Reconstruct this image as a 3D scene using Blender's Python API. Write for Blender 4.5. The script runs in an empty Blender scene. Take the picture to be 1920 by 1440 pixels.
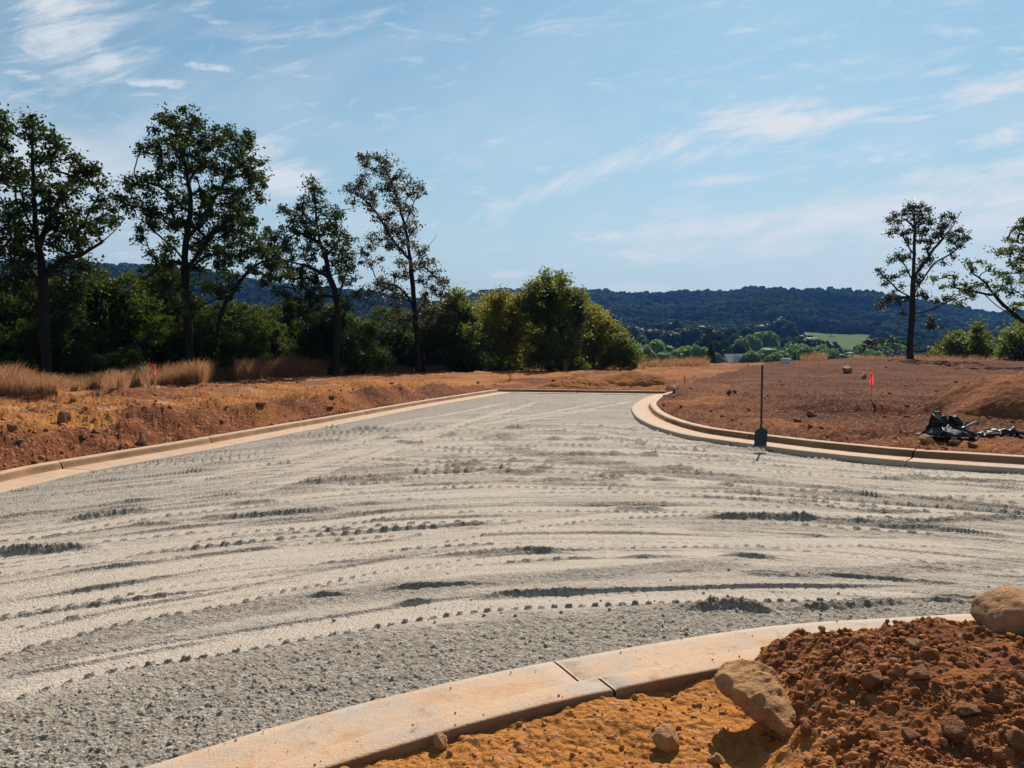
SUN = 5.0; SKY = .065; EXPO = 0.49; HAZE = .000105; SKYDUST = .35; HORIZ = 1.0; HORC = (5.75, 4.8, 5.3); SKYTINT = (.92, 1.19, 1.08); CLOUDC = (8.4, 8.7, 9.0)
import bpy, math, random, time
import numpy as np
from mathutils import Vector
T0 = time.time()
rng = np.random.default_rng(7)
random.seed(7)
scene = bpy.context.scene
COL = scene.collection

# ------------------------------------------------------------------ camera
H = 1.65; F = 1450.0; PITCH = math.atan(65 / F)
cam = bpy.data.objects.new('camera', bpy.data.cameras.new('camera'))
COL.objects.link(cam)
cam.location = (0, 0, H)
cam.rotation_euler = (math.pi / 2 - PITCH, 0, 0)
cam.data.sensor_width = 36; cam.data.lens = F / 1920 * 36
cam.data.clip_start = 0.05; cam.data.clip_end = 9000
scene.camera = cam
cp, sp_ = math.cos(PITCH), math.sin(PITCH)
def ray(px, py):
    a = (np.asarray(px, float) - 960) / F; b = -(np.asarray(py, float) - 720) / F
    return a, cp + b * sp_, -sp_ + b * cp
def at_z(px, py, z=0.0):
    x, y, zz = ray(px, py); t = (z - H) / zz
    return x * t, y * t
def at_y(px, py, Y):
    x, y, zz = ray(px, py); t = Y / y
    return np.array([x * t, Y, H + zz * t])

# ------------------------------------------------------------------ noise
_p = np.random.default_rng(3).permutation(256); _p = np.concatenate([_p, _p]).astype(np.int32)
_a = np.random.default_rng(4).random(256) * 2 * math.pi; _gx = np.cos(_a).astype(np.float32); _gy = np.sin(_a).astype(np.float32)
def gnoise(x, y, seed=0):
    x = np.asarray(x, np.float32) + seed * 17.37; y = np.asarray(y, np.float32) + seed * 9.71
    _t = .35 + seed * 1.91; _c, _s = math.cos(_t), math.sin(_t); x, y = (x * _c - y * _s).astype(np.float32), (x * _s + y * _c).astype(np.float32)
    xi = np.floor(x); yi = np.floor(y); fx = x - xi; fy = y - yi
    xi = xi.astype(np.int32) & 255; yi = yi.astype(np.int32) & 255
    u = fx * fx * (3 - 2 * fx); v = fy * fy * (3 - 2 * fy)
    x1 = (xi + 1) & 255; y1 = (yi + 1) & 255
    def g(a, b, dx, dy):
        h = _p[a + _p[b]]
        return _gx[h] * dx + _gy[h] * dy
    n0 = g(xi, yi, fx, fy) * (1 - u) + g(x1, yi, fx - 1, fy) * u
    n1 = g(xi, y1, fx, fy - 1) * (1 - u) + g(x1, y1, fx - 1, fy - 1) * u
    return (n0 * (1 - v) + n1 * v) * 1.5
def fbm(x, y, o=4, seed=0, gain=.5):
    s = 0; a = 1; f = 1
    for k in range(o):
        s = s + a * gnoise(x * f, y * f, seed + k * 3); a *= gain; f *= 2.03
    return s
def ss(e0, e1, x):
    t = np.clip((x - e0) / (e1 - e0), 0, 1); return t * t * (3 - 2 * t)

# ------------------------------------------------------------------ object helpers
def tag(o, label=None, cat=None, group=None, kind=None):
    if label: o['label'] = label
    if cat: o['category'] = cat
    if group: o['group'] = group
    if kind: o['kind'] = kind
    return o
def mesh_np(name, V, Fc, mat=None, attrs=None, smooth=True, n=None):
    """Fc: (k,n) int array or list of such arrays"""
    me = bpy.data.meshes.new(name)
    V = np.asarray(V, np.float32)
    if not isinstance(Fc, list): Fc = [Fc]
    Fc = [np.asarray(f, np.int32) for f in Fc if len(f)]
    idx = np.concatenate([f.ravel() for f in Fc])
    tot = np.concatenate([np.full(len(f), f.shape[1], np.int32) for f in Fc])
    st = np.concatenate([[0], np.cumsum(tot)[:-1]]).astype(np.int32)
    me.vertices.add(len(V)); me.vertices.foreach_set('co', V.ravel())
    me.loops.add(len(idx)); me.loops.foreach_set('vertex_index', idx)
    me.polygons.add(len(tot)); me.polygons.foreach_set('loop_start', st); me.polygons.foreach_set('loop_total', tot)
    if smooth: me.polygons.foreach_set('use_smooth', np.ones(len(tot), bool))
    for k, a in (attrs or {}).items():
        at = me.attributes.new(k, 'FLOAT', 'POINT'); at.data.foreach_set('value', np.asarray(a, np.float32))
    me.update(calc_edges=True)
    if mat: me.materials.append(mat)
    return me
def obj(name, me, parent=None, loc=None):
    o = bpy.data.objects.new(name, me); COL.objects.link(o)
    if parent: o.parent = parent
    if loc is not None: o.location = loc
    return o
def empty(name, loc, rz=0):
    o = bpy.data.objects.new(name, None); COL.objects.link(o); o.location = loc; o.rotation_euler = (0, 0, rz)
    o.empty_display_size = .2
    return o
def copy_tree(o, parent=None):
    c = o.copy(); COL.objects.link(c)
    if parent: c.parent = parent
    for ch in o.children: copy_tree(ch, c)
    return c

# ------------------------------------------------------------------ materials
def new_mat(name):
    m = bpy.data.materials.new(name); m.use_nodes = True
    nt = m.node_tree; nt.nodes.clear()
    out = nt.nodes.new('ShaderNodeOutputMaterial')
    return m, nt, out
class NB:
    def __init__(s, nt): s.nt = nt
    def n(s, t, **k):
        nd = s.nt.nodes.new(t)
        for a, b in k.items(): setattr(nd, a, b)
        return nd
    def l(s, a, b): s.nt.links.new(a, b)
    def set(s, sock, v):
        if hasattr(v, 'is_output') or isinstance(v, bpy.types.NodeSocket): s.l(v, sock)
        else: sock.default_value = v
    def math(s, op, a, b=0.0, c=None, clamp=False):
        nd = s.n('ShaderNodeMath', operation=op, use_clamp=clamp)
        s.set(nd.inputs[0], a); s.set(nd.inputs[1], b)
        if c is not None: s.set(nd.inputs[2], c)
        return nd.outputs[0]
    def noise(s, vec, scale, detail=4, rough=.55, dist=0.0, dim='3D'):
        nd = s.n('ShaderNodeTexNoise', noise_dimensions=dim)
        if vec is not None: s.l(vec, nd.inputs['Vector'])
        nd.inputs['Scale'].default_value = scale; nd.inputs['Detail'].default_value = detail
        nd.inputs['Roughness'].default_value = rough; nd.inputs['Distortion'].default_value = dist
        return nd.outputs['Fac']
    def mix(s, f, a, b):
        nd = s.n('ShaderNodeMix', data_type='RGBA')
        s.set(nd.inputs[0], f)
        for sk, v in ((nd.inputs[6], a), (nd.inputs[7], b)):
            if isinstance(v, bpy.types.NodeSocket): s.l(v, sk)
            else: sk.default_value = (*v[:3], 1)
        return nd.outputs[2]
    def ramp(s, f, lo, hi):
        nd = s.n('ShaderNodeMapRange', interpolation_type='SMOOTHSTEP')
        s.set(nd.inputs[0], f); s.set(nd.inputs[1], lo); s.set(nd.inputs[2], hi)
        return nd.outputs[0]
    def attr(s, name):
        return s.n('ShaderNodeAttribute', attribute_name=name).outputs['Fac']
    def pos(s):
        return s.n('ShaderNodeNewGeometry').outputs['Position']
    def ocoord(s):
        return s.n('ShaderNodeTexCoord').outputs['Object']
    def bump(s, h, strength, dist):
        nd = s.n('ShaderNodeBump'); nd.inputs['Strength'].default_value = strength
        nd.inputs['Distance'].default_value = dist; s.l(h, nd.inputs['Height']); return nd.outputs[0]
    def bsdf(s, col, rough=.9, spec=.2, normal=None, metal=0.0):
        nd = s.n('ShaderNodeBsdfPrincipled')
        s.set(nd.inputs['Base Color'], col if isinstance(col, bpy.types.NodeSocket) else (*col[:3], 1))
        s.set(nd.inputs['Roughness'], rough); nd.inputs['Specular IOR Level'].default_value = spec
        nd.inputs['Metallic'].default_value = metal
        if normal is not None: s.l(normal, nd.inputs['Normal'])
        return nd.outputs[0]

def m_gravel():
    m, nt, out = new_mat('crushed_stone'); b = NB(nt); P = b.pos()
    fine = b.attr('fine'); n1 = b.noise(P, 2.3, 5); n2 = b.noise(P, 60, 3); n3 = b.noise(P, 9, 5, .65)
    f = b.math('ADD', fine, b.math('MULTIPLY', b.math('SUBTRACT', n3, .5), 1.0), clamp=True)
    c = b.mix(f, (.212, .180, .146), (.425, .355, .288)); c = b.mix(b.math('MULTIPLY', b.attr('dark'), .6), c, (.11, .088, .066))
    c = b.mix(b.math('MULTIPLY', b.ramp(n1, .45, .75), .22), c, (.28, .235, .175))
    v = b.n('ShaderNodeTexVoronoi'); b.l(P, v.inputs['Vector']); v.inputs['Scale'].default_value = 75
    vs = b.n('ShaderNodeSeparateColor'); b.l(v.outputs['Color'], vs.inputs[0])
    speck = b.math('MULTIPLY', b.ramp(vs.outputs[0], .55, 1.0), b.math('SUBTRACT', 1.0, b.math('MULTIPLY', f, .35)))
    c = b.mix(b.math('MULTIPLY', speck, .55), c, (.48, .44, .37))
    dk = b.math('MULTIPLY', b.ramp(vs.outputs[1], .7, 1.0), b.math('SUBTRACT', 1.0, b.math('MULTIPLY', f, .45)))
    c = b.mix(b.math('MULTIPLY', dk, .5), c, (.09, .08, .066))
    hgt = b.math('ADD', b.math('MULTIPLY', v.outputs['Distance'], -.6), b.math('MULTIPLY', n2, 1.0))
    nrm = b.bump(hgt, .75, .012)
    b.l(b.bsdf(c, .95, .1, nrm), out.inputs[0]); return m
def m_clay():
    m, nt, out = new_mat('red_clay'); b = NB(nt); P = b.pos()
    tone = b.attr('tone'); pale = b.attr('pale')
    n1 = b.noise(P, .9, 6, .6); n2 = b.noise(P, 7, 6, .65); n3 = b.noise(P, 38, 4, .7); n0 = b.noise(P, .17, 4)
    t = b.math('ADD', tone, b.math('MULTIPLY', b.math('SUBTRACT', n1, .5), .8))
    t = b.math('ADD', t, b.math('MULTIPLY', b.math('SUBTRACT', n2, .5), .7))
    t = b.math('ADD', t, b.math('MULTIPLY', b.math('SUBTRACT', n0, .5), .6), clamp=True)
    cr = b.n('ShaderNodeValToRGB'); b.l(t, cr.inputs[0]); e = cr.color_ramp.elements
    e[0].color = (.385, .16, .042, 1); e[1].color = (.075, .028, .016, 1); e[1].position = 1
    x = e.new(.33); x.color = (.30, .12, .036, 1); x = e.new(.62); x.color = (.16, .057, .027, 1)
    c = cr.outputs[0]
    pf = b.math('MULTIPLY', b.ramp(b.math('ADD', pale, b.math('MULTIPLY', b.math('SUBTRACT', n2, .5), 1.2)), .35, .9), .75)
    c = b.mix(pf, c, (.37, .205, .12))
    v = b.n('ShaderNodeTexVoronoi'); b.l(P, v.inputs['Vector']); v.inputs['Scale'].default_value = 22
    v.inputs['Randomness'].default_value = 1
    vs = b.n('ShaderNodeSeparateColor'); b.l(v.outputs['Color'], vs.inputs[0])
    c = b.mix(b.math('MULTIPLY', b.ramp(vs.outputs[0], .78, .95), .45), c, (.42, .21, .11))
    h = b.math('ADD', b.math('MULTIPLY', n3, .6), b.math('ADD', b.math('MULTIPLY', v.outputs['Distance'], -.7), b.math('MULTIPLY', n2, 1.2)))
    nrm = b.bump(h, .8, .035)
    b.l(b.bsdf(c, 1.0, .05, nrm), out.inputs[0]); return m
def m_concrete():
    m, nt, out = new_mat('stained_concrete'); b = NB(nt); P = b.pos()
    st = b.attr('stain'); n1 = b.noise(P, 1.6, 6, .62, .4); n2 = b.noise(P, 8, 6, .7); n3 = b.noise(P, 90, 3)
    c = b.mix(n3, (.42, .27, .17), (.53, .36, .235))
    c = b.mix(b.math('MULTIPLY', b.ramp(b.math('ADD', n1, b.math('MULTIPLY', st, -.35)), .42, .60), .75), c, (.36, .31, .26))
    n4 = b.noise(P, 2.6, 7, .68, .6); c = b.mix(b.math('MULTIPLY', b.ramp(n4, .47, .66), .62), c, (.42, .21, .085)); c = b.mix(b.math('MULTIPLY', b.ramp(n2, .54, .68), .7), c, (.38, .175, .06)); n5 = b.noise(P, 30, 5, .7); c = b.mix(b.math('MULTIPLY', b.ramp(n5, .5, .75), .35), c, (.30, .19, .12))
    c = b.mix(b.math('MULTIPLY', b.ramp(b.math('ADD', b.math('MULTIPLY', n2, .6), b.math('MULTIPLY', n1, .5)), .60, .70), .6), c, (.28, .2, .14))
    c = b.mix(b.ramp(st, .15, 1.0), c, b.mix(b.ramp(n1, .3, .7), (.165, .085, .038), (.265, .15, .07)))
    grey = b.attr('edge')
    c = b.mix(b.math('MULTIPLY', b.math('MULTIPLY', grey, .7), b.ramp(n2, .35, .6)), c, (.36, .32, .27))
    b.l(b.bsdf(c, .85, .25, b.bump(b.math('ADD', n3, b.math('MULTIPLY', n2, 1.8)), .55, .008)), out.inputs[0]); return m
def m_rock(name, c1, c2, c3, sc=6):
    m, nt, out = new_mat(name); b = NB(nt); P = b.ocoord()
    n1 = b.noise(P, sc, 6, .6, .5); n2 = b.noise(P, sc * 6, 5, .65); n3 = b.noise(P, sc * 25, 3)
    c = b.mix(b.ramp(n1, .3, .7), c1, c2); c = b.mix(b.math('MULTIPLY', b.ramp(n2, .52, .75), .6), c, c3)
    h = b.math('ADD', n2, b.math('MULTIPLY', n3, .35))
    b.l(b.bsdf(c, .9, .2, b.bump(h, 1.0, .03)), out.inputs[0]); return m
def m_stones():
    m, nt, out = new_mat('loose_stone'); b = NB(nt)
    t = b.attr('tint'); c = b.mix(t, (.14, .125, .105), (.54, .49, .41))
    b.l(b.bsdf(c, .9, .2, b.bump(b.noise(b.pos(), 120, 3), .4, .005)), out.inputs[0]); return m
def m_clod():
    m, nt, out = new_mat('clay_clod'); b = NB(nt)
    t = b.attr('tint'); cr = b.n('ShaderNodeValToRGB'); b.l(t, cr.inputs[0]); e = cr.color_ramp.elements
    e[0].color = (.105, .04, .02, 1); e[1].color = (.52, .24, .07, 1)
    x = e.new(.4); x.color = (.215, .078, .033, 1); x = e.new(.72); x.color = (.34, .15, .06, 1)
    c = b.mix(b.math('MULTIPLY', b.noise(b.pos(), 40, 4), .5), cr.outputs[0], (.33, .14, .055))
    b.l(b.bsdf(c, 1, .05, b.bump(b.noise(b.pos(), 70, 4), .6, .01)), out.inputs[0]); return m
def m_leaf(name, dark, mid, lite, trans=.35, gloss=.35):
    m, nt, out = new_mat(name); b = NB(nt)
    t = b.attr('tint'); cr = b.n('ShaderNodeValToRGB'); b.l(t, cr.inputs[0]); e = cr.color_ramp.elements
    e[0].color = (*dark, 1); e[1].color = (*lite, 1); x = e.new(.55); x.color = (*mid, 1)
    s1 = b.bsdf(cr.outputs[0], .55, gloss)
    tr = b.n('ShaderNodeBsdfTranslucent')
    tc = b.mix(.5, cr.outputs[0], tuple(min(1, v * k) for v, k in zip(lite, (1.5, 1.6, .6)))); b.l(tc, tr.inputs[0])
    mx = b.n('ShaderNodeMixShader'); mx.inputs[0].default_value = trans
    b.l(s1, mx.inputs[1]); b.l(tr.outputs[0], mx.inputs[2]); b.l(mx.outputs[0], out.inputs[0]); return m
def m_bark(name, c1, c2):
    m, nt, out = new_mat(name); b = NB(nt); P = b.ocoord()
    mp = b.n('ShaderNodeMapping'); b.l(P, mp.inputs[0]); mp.inputs['Scale'].default_value = (14, 14, 2.5)
    n = b.noise(mp.outputs[0], 1, 5, .65)
    b.l(b.bsdf(b.mix(n, c1, c2), .95, .1, b.bump(n, .8, .03)), out.inputs[0]); return m
def m_plain(name, col, rough=.6, spec=.3, var=.15, sc=20, metal=0):
    m, nt, out = new_mat(name); b = NB(nt); n = b.noise(b.ocoord(), sc, 5)
    c = b.mix(n, tuple(v * (1 - var) for v in col), tuple(min(1, v * (1 + var)) for v in col))
    b.l(b.bsdf(c, rough, spec, b.bump(n, .2, .005), metal), out.inputs[0]); return m
def m_grass():
    m, nt, out = new_mat('dry_straw'); b = NB(nt); t = b.attr('tint')
    cr = b.n('ShaderNodeValToRGB'); b.l(t, cr.inputs[0]); e = cr.color_ramp.elements
    e[0].color = (.20, .085, .035, 1); e[1].color = (.56, .40, .25, 1); x = e.new(.5); x.color = (.34, .165, .075, 1)
    x = e.new(.04); x.color = (.07, .11, .02, 1); x = e.new(.06); x.color = (.20, .085, .035, 1)
    d = b.n('ShaderNodeBsdfDiffuse'); b.l(cr.outputs[0], d.inputs[0])
    tr = b.n('ShaderNodeBsdfTranslucent'); b.l(cr.outputs[0], tr.inputs[0])
    mx = b.n('ShaderNodeMixShader'); mx.inputs[0].default_value = .45
    b.l(d.outputs[0], mx.inputs[1]); b.l(tr.outputs[0], mx.inputs[2]); b.l(mx.outputs[0], out.inputs[0]); return m
def m_hill():
    m, nt, out = new_mat('hill_ground'); b = NB(nt); f = b.attr('field'); n = b.noise(b.pos(), .02, 5)
    c = b.mix(f, (.025, .035, .018), b.mix(n, (.085, .125, .05), (.13, .165, .07)))
    b.l(b.bsdf(c, 1, 0), out.inputs[0]); return m

GRAVEL, CLAY, CONC, STONES, CLOD = m_gravel(), m_clay(), m_concrete(), m_stones(), m_clod()
OAK = m_leaf('oak_leaf', (.009, .018, .006), (.020, .038, .009), (.06, .085, .015), .28, .08)
OAKB = m_leaf('dry_oak_leaf', (.016, .018, .010), (.034, .038, .018), (.11, .09, .05), .28, .3)
YEL = m_leaf('yellowing_leaf', (.04, .055, .01), (.15, .155, .025), (.33, .26, .04), .46, .12)
GRN = m_leaf('shrub_leaf', (.009, .019, .004), (.026, .046, .008), (.13, .16, .022), .38, .08)
MIDG = m_leaf('lit_thicket_leaf', (.016, .030, .009), (.050, .076, .019), (.20, .215, .05), .42, .10)
PINE = m_leaf('pine_needle', (.012, .02, .01), (.026, .04, .016), (.06, .07, .03), .25, .2)
FAR = m_leaf('far_leaf', (.07, .12, .05), (.12, .19, .08), (.19, .26, .11), .35, .05)
FARD = m_leaf('dark_far_leaf', (.018, .034, .02), (.032, .055, .026), (.06, .085, .035), .25, .05)
FOREST = m_leaf('forest_leaf', (.018, .035, .016), (.03, .055, .022), (.055, .085, .03), .15, .05)
BARK = m_bark('oak_bark', (.010, .009, .009), (.032, .027, .025))
PBARK = m_bark('pine_bark', (.02, .015, .015), (.055, .04, .036))
STRAW = m_grass()

# ------------------------------------------------------------------ kerb lines (road edge of the gutter), from ground points
def P0(l, z=0.0): return [tuple(float(v) for v in at_z(a, b, z)) for a, b in l]
def catmull(pts, step=.12):
    pts = [np.array(p) for p in pts]; o = []
    e = [2 * pts[0] - pts[1]] + pts + [2 * pts[-1] - pts[-2]]
    for i in range(1, len(e) - 2):
        p0, p1, p2, p3 = e[i - 1:i + 3]; n = max(2, int(np.linalg.norm(p2 - p1) / step))
        for k in range(n):
            t = k / n
            o.append(.5 * ((2 * p1) + (-p0 + p2) * t + (2 * p0 - 5 * p1 + 4 * p2 - p3) * t * t + (-p0 + 3 * p1 - 3 * p2 + p3) * t ** 3))
    o.append(pts[-1]); return np.array(o)
def extend(pts, a, b):
    pts = [np.array(p, float) for p in pts]
    d0 = pts[0] - pts[1]; d0 /= np.linalg.norm(d0); d1 = pts[-1] - pts[-2]; d1 /= np.linalg.norm(d1)
    return ([pts[0] + d0 * a] if a else []) + pts + ([pts[-1] + d1 * b] if b else [])
Lk = extend(P0([(0, 924), (150, 888), (415, 839), (600, 803), (722, 779), (820, 760), (885, 748.5), (957, 736.2)]), 9, 0)
Fk = P0([(957, 736.2), (1095, 738), (1236, 740)])
Rk = P0([(1236, 740), (1219, 744), (1203, 751), (1188, 761), (1184, 769), (1192, 783), (1215, 797), (1252, 810), (1300, 821), (1411, 837), (1527, 852), (1698, 869), (1920, 884)])
Rk = extend(Rk, 0, 9)
Nk = extend(P0([(294, 1433), (533, 1360), (825, 1285), (1039, 1241), (1356, 1187), (1527, 1168), (1818, 1152)]), 4, 7)
# direction so that 'behind the kerb' is on the LEFT of travel for L (going away: left), R reversed etc.
LkC, FkC, RkC, NkC = catmull(Lk), catmull(Fk), catmull(Rk), catmull(Nk)
def sdist(line, x, y, side, extA=True, extB=True):
    """signed distance, positive on the kerb side"""
    l = line[::3] if len(line) > 60 else line
    if not np.allclose(l[-1], line[-1]): l = np.vstack([l, line[-1]])
    l = l.copy()
    if extA: d = l[0] - l[1]; l = np.vstack([l[0] + d / np.linalg.norm(d) * 60, l])
    if extB: d = l[-1] - l[-2]; l = np.vstack([l, l[-1] + d / np.linalg.norm(d) * 60])
    x = np.asarray(x, np.float32); y = np.asarray(y, np.float32)
    best = np.full(x.shape, 1e9, np.float32); sg = np.ones(x.shape, np.float32)
    for i in range(len(l) - 1):
        ax, ay = l[i]; bx, by = l[i + 1]; dx, dy = bx - ax, by - ay; L2 = dx * dx + dy * dy
        t = np.clip(((x - ax) * dx + (y - ay) * dy) / L2, 0, 1)
        qx = x - (ax + t * dx); qy = y - (ay + t * dy); d = qx * qx + qy * qy
        m = d < best
        best[m] = d[m]; sg[m] = np.sign(dx * qy - dy * qx)[m]
    return np.sqrt(best) * sg * side
GW = .68
def dists(x, y):
    dL = sdist(LkC, x, y, 1); dF = sdist(FkC, x, y, 1); dN = sdist(NkC, x, y, -1)
    # right kerb travels from far corner towards the viewer; behind it is on its left
    R = RkC; dR = sdist(R, x, y, 1, extA=False)
    return dL, dF, dR, dN

# ------------------------------------------------------------------ terrain height
_u = [-3, -.66, -.46, -.35, -.2, -.1, .0, .166, .234, .33, .44, .66, 1, 3.5]
_c = [.2, .20, .18, .16, .12, .10, .10, .12, .33, .52, .82, .70, .6, .5]
_dd = [34, 36, 42, 50, 62, 70, 74, 66, 62, 60, 62, 62, 62, 62]
def base_z(x, y):
    Y = np.maximum(y, .5); u = x / Y
    z = .085 + np.interp(u, _u, _c) * ss(10, 58, Y)
    dd = np.interp(u, _u, _dd)
    drop = ss(0, 1, (Y - dd) / 75.0)
    z = z * (1 - drop) - 9.0 * drop
    return z
def terrain(x, y, D=None, detail=True):
    dL, dF, dR, dN = D if D is not None else dists(x, y)
    z = base_z(x, y)
    Y = np.maximum(y, .5)
    # left spoil bank behind the kerb
    inL = (dL > 0) & (y < 45)
    bl = ss(.68, 1.35 + .25 * gnoise(x * .8, y * .8, 4), dL) * (1 - .55 * ss(2.2, 4.2, dL)) * (1 - ss(24, 33, y)) + .14 * ss(3, 7, dL) * (1 - ss(22, 60, y)) * .8
    wob = 1 + .60 * gnoise(x * .55, y * .55, 5) + .38 * gnoise(x * 1.3, y * 1.3, 6)
    z = z + np.where(inL, bl * .40 * wob, 0)
    # right lot: low bank
    inR = dR > 0
    z = z + np.where(inR, .10 * ss(.7, 2.0, dR) * (1 - ss(3, 6, dR)) * (1 + gnoise(x * .5, y * .5, 8)), 0)
    z = z + np.where(inR & (y > 9), (.16 * np.exp(-((y - 19.2 + .3 * gnoise(x, x * 0, 3)) / .5) ** 2) - .14 * np.exp(-((y - 18.2) / .6) ** 2)) * ss(5.5, 7.5, x) * (1 - ss(11.5, 13, x)), 0)
    # foreground bank over the near kerb
    nz = np.where(dN > 0, 1.0, 0.0)
    xb_ = 1.04 + .17 * (y - 2.8); m = ss(xb_ - .14, xb_ + .22, x + .08 * gnoise(x * 5, y * 5, 14)) * nz
    near = .060 + .04 * gnoise(x * 2.1, y * 2.1, 11) + .05 * ss(.8, 1.8, dN)
    edge = .08 * gnoise(x * 3.5, y * 3.5, 13)
    mound = (.17 * ss(.24, .62, dN + edge) + .16 * ss(.5, 1.3, dN)) * (1 + .35 * gnoise(x * 1.7, y * 1.7, 12))
    hollow = -.07 * np.exp(-(((x - .93) / .17) ** 2 + ((y - 3.02) / .20) ** 2))
    fg = near * (1 - m) + mound * m + hollow * (1 - m * .3)
    z = np.where(dN > 0, fg * (1 - ss(-3.5, -6, -dN * 0 + y * -1 + -3.5) * 0), z)
    if detail:
        far_fade = 1.0 / (1 + (Y / 30.0) ** 2)
        rough = .5 + .5 * ss(-.2, .4, gnoise(x * .3, y * .3, 21))
        a = np.where(dN > 0, .55 + .9 * m, 1.0)
        z = z + .035 * fbm(x * 1.6, y * 1.6, 3, 31) * rough * a * np.where(dN > 0, .8, 2.1)
        z = z + .018 * fbm(x * 7, y * 7, 4, 41, .6) * a * rough * np.where(dN > 0, 1.25, 1.9)
        ch = np.maximum(0, fbm(x * 11, y * 11, 2, 51) - .22)
        z = z + .035 * np.minimum(ch, .5) * a * np.where(dN > 0, 1.15, 1.8)
        ch2 = np.maximum(0, gnoise(x * 27, y * 27, 55) - .25)
        z = z + .02 * ch2 * a * (Y < 14)
        # big far undulations and machine ruts on the right lot
        z = z + np.where(inR & (y > 12), .09 * (1 - np.abs(np.sin((y + .22 * x + 2.2 * gnoise(x * .16, y * .16, 61)) * 1.15)) ** .5) * (1 + .6 * gnoise(x * 1.5, y * 1.5, 64)) * ss(0, .5, gnoise(x * .12, y * .12, 62) + .2), 0)
        for (yy_, hh_, ww_, sl_) in ((13.4, .05, .10, .12), (14.8, .07, .14, -.1), (16.3, .06, .12, .2), (18.6, .16, .26, .02), (20.6, .08, .18, .25), (22.8, .10, .2, -.12), (25.5, .10, .24, .1), (29, .12, .28, -.05), (33, .13, .32, .12), (38, .15, .38, -.1), (44, .17, .45, .06), (51, .2, .55, -.04)):
            xx_ = np.where(inR, x, x + 30); dd_ = y - (yy_ + sl_ * (xx_ - 6) + .5 * gnoise(xx_ * .35, xx_ * 0 + yy_, 66))
            br_ = np.clip(.15 + 1.6 * gnoise(xx_ * .45 + yy_, xx_ * 0 + yy_ * 3, 67), 0, 1.3)
            if abs(yy_ - 18.6) < .1: br_ = ss(5.8, 7.2, x) * (1 - ss(10, 12, x)) * (.8 + .5 * gnoise(x * 1.3, x * 0, 68))
            z = z + np.where((dR > 1.0) | ((dL > 2.6) & (yy_ > 14) & (yy_ < 50) & (abs(yy_ - 18.6) > .1)) | (dF > 3), hh_ * np.exp(-(dd_ / ww_) ** 2) * br_ * (1 + .4 * gnoise(x * 5, y * 5, 65)), 0)
        z = z + .09 * gnoise(x * .45, y * .45, 63) * ss(9, 20, Y) * (1 - ss(60, 90, Y))
    # under the kerb itself
    dm = np.maximum(np.maximum(dL, dF), np.maximum(dR, np.where(dN > 0, dN / .89, dN)))
    under = dm < GW - .012
    keep = (dN > .2) & (m > .05) & (mound * m > .05)
    z = np.where(under & ~keep, -.18, z)
    zk = np.where(dm < .5, .03, .115)
    cover = mound * m + (z - fg) * m
    z = np.where(under & keep, np.where(cover > zk * .9, np.maximum(cover, .02), -.1), z)
    return z, dm
def ground_at(x, y):
    z, _ = terrain(np.array([x], np.float32), np.array([y], np.float32)); return float(z[0])

def grid_faces(nr, nc):
    i = np.arange(nr - 1)[:, None] * nc + np.arange(nc - 1)[None, :]
    return np.stack([i, i + 1, i + nc + 1, i + nc], -1).reshape(-1, 4)
def compact(V, Fc, attrs, keepf):
    Fc = Fc[keepf]; used = np.zeros(len(V), bool); used[Fc.ravel()] = True
    mp = np.cumsum(used) - 1
    return V[used], mp[Fc], {k: a[used] for k, a in attrs.items()}

# ---- ground sheet
uo = .80 * np.geomspace(1, 4.4, 45)[1:]
uu = np.concatenate([-uo[::-1], np.linspace(-.80, .80, 1400), uo])
pyr = np.linspace(1650, 697, 900)
Yn = (H * F) / (pyr - 655)
Yr = np.concatenate([np.linspace(-35, 0, 12), np.linspace(.3, Yn[0] - .05, 26), Yn, np.geomspace(Yn[-1] * 1.01, 430, 150)])
W = np.where(Yr < 2, 2 + (2 - Yr) * .8, Yr)
X = (uu[None, :] * W[:, None]).astype(np.float32); Yg = np.repeat(Yr[:, None], len(uu), 1).astype(np.float32)
xs, ys = X.ravel(), Yg.ravel()
D4 = dists(xs, ys)
zs, dm = terrain(xs, ys, D4)
dL, dF, dR, dN = D4
tone = np.full(xs.shape, .55, np.float32)
_xb = 1.04 + .17 * (ys - 2.8); mN = ss(_xb - .14, _xb + .26, xs + .22 * gnoise(xs * 3, ys * 3, 71) + .08 * gnoise(xs * 14, ys * 14, 70))
tone = np.where(dN > 0, .08 + .42 * mN + .2 * gnoise(xs * 2.3, ys * 2.3, 69), tone)
tL = .66 - .36 * ss(1.2, 1.9, dL + .7 * gnoise(xs * .9, ys * .9, 72)) + .16 * ss(4, 9, dL) + .25 * gnoise(xs * .35, ys * .8, 74)
tone = np.where((dL > 0) & (dN < 0), tL, tone)
tR = .86 + .08 * ss(2, 9, dR) - .20 * np.exp(-((dR - 2.1) / 1.0) ** 2) + .30 * gnoise(xs * .3, ys * .7, 76)
tone = np.where((dR > 0), tR, tone)
tone = np.where((dF > 0) & (dR < 0) & (dL < 0), .5, tone)
pale = .12 + (.50 + .25 * (dL > 3) - .22 * (dR > 0)) * ss(.05, .6, fbm(xs * .22, ys * 1.0, 3, 75)) * ((dL > 3) | (dR > .5) | (dF > 0)) * (Yg.ravel() > 8)
tone = np.where(ys > 95, .8, tone)
Vg = np.stack([xs, ys, zs], 1); Fg = grid_faces(len(Yr), len(uu))
keepf = ~(np.all(dm[Fg] < -.35, 1))
Vg, Fg, At = compact(Vg, Fg, {'tone': tone, 'pale': pale}, keepf)
tag(obj('ground', mesh_np('ground', Vg, Fg, CLAY, At)), kind='structure')
print('ground', len(Vg), time.time() - T0)

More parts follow.
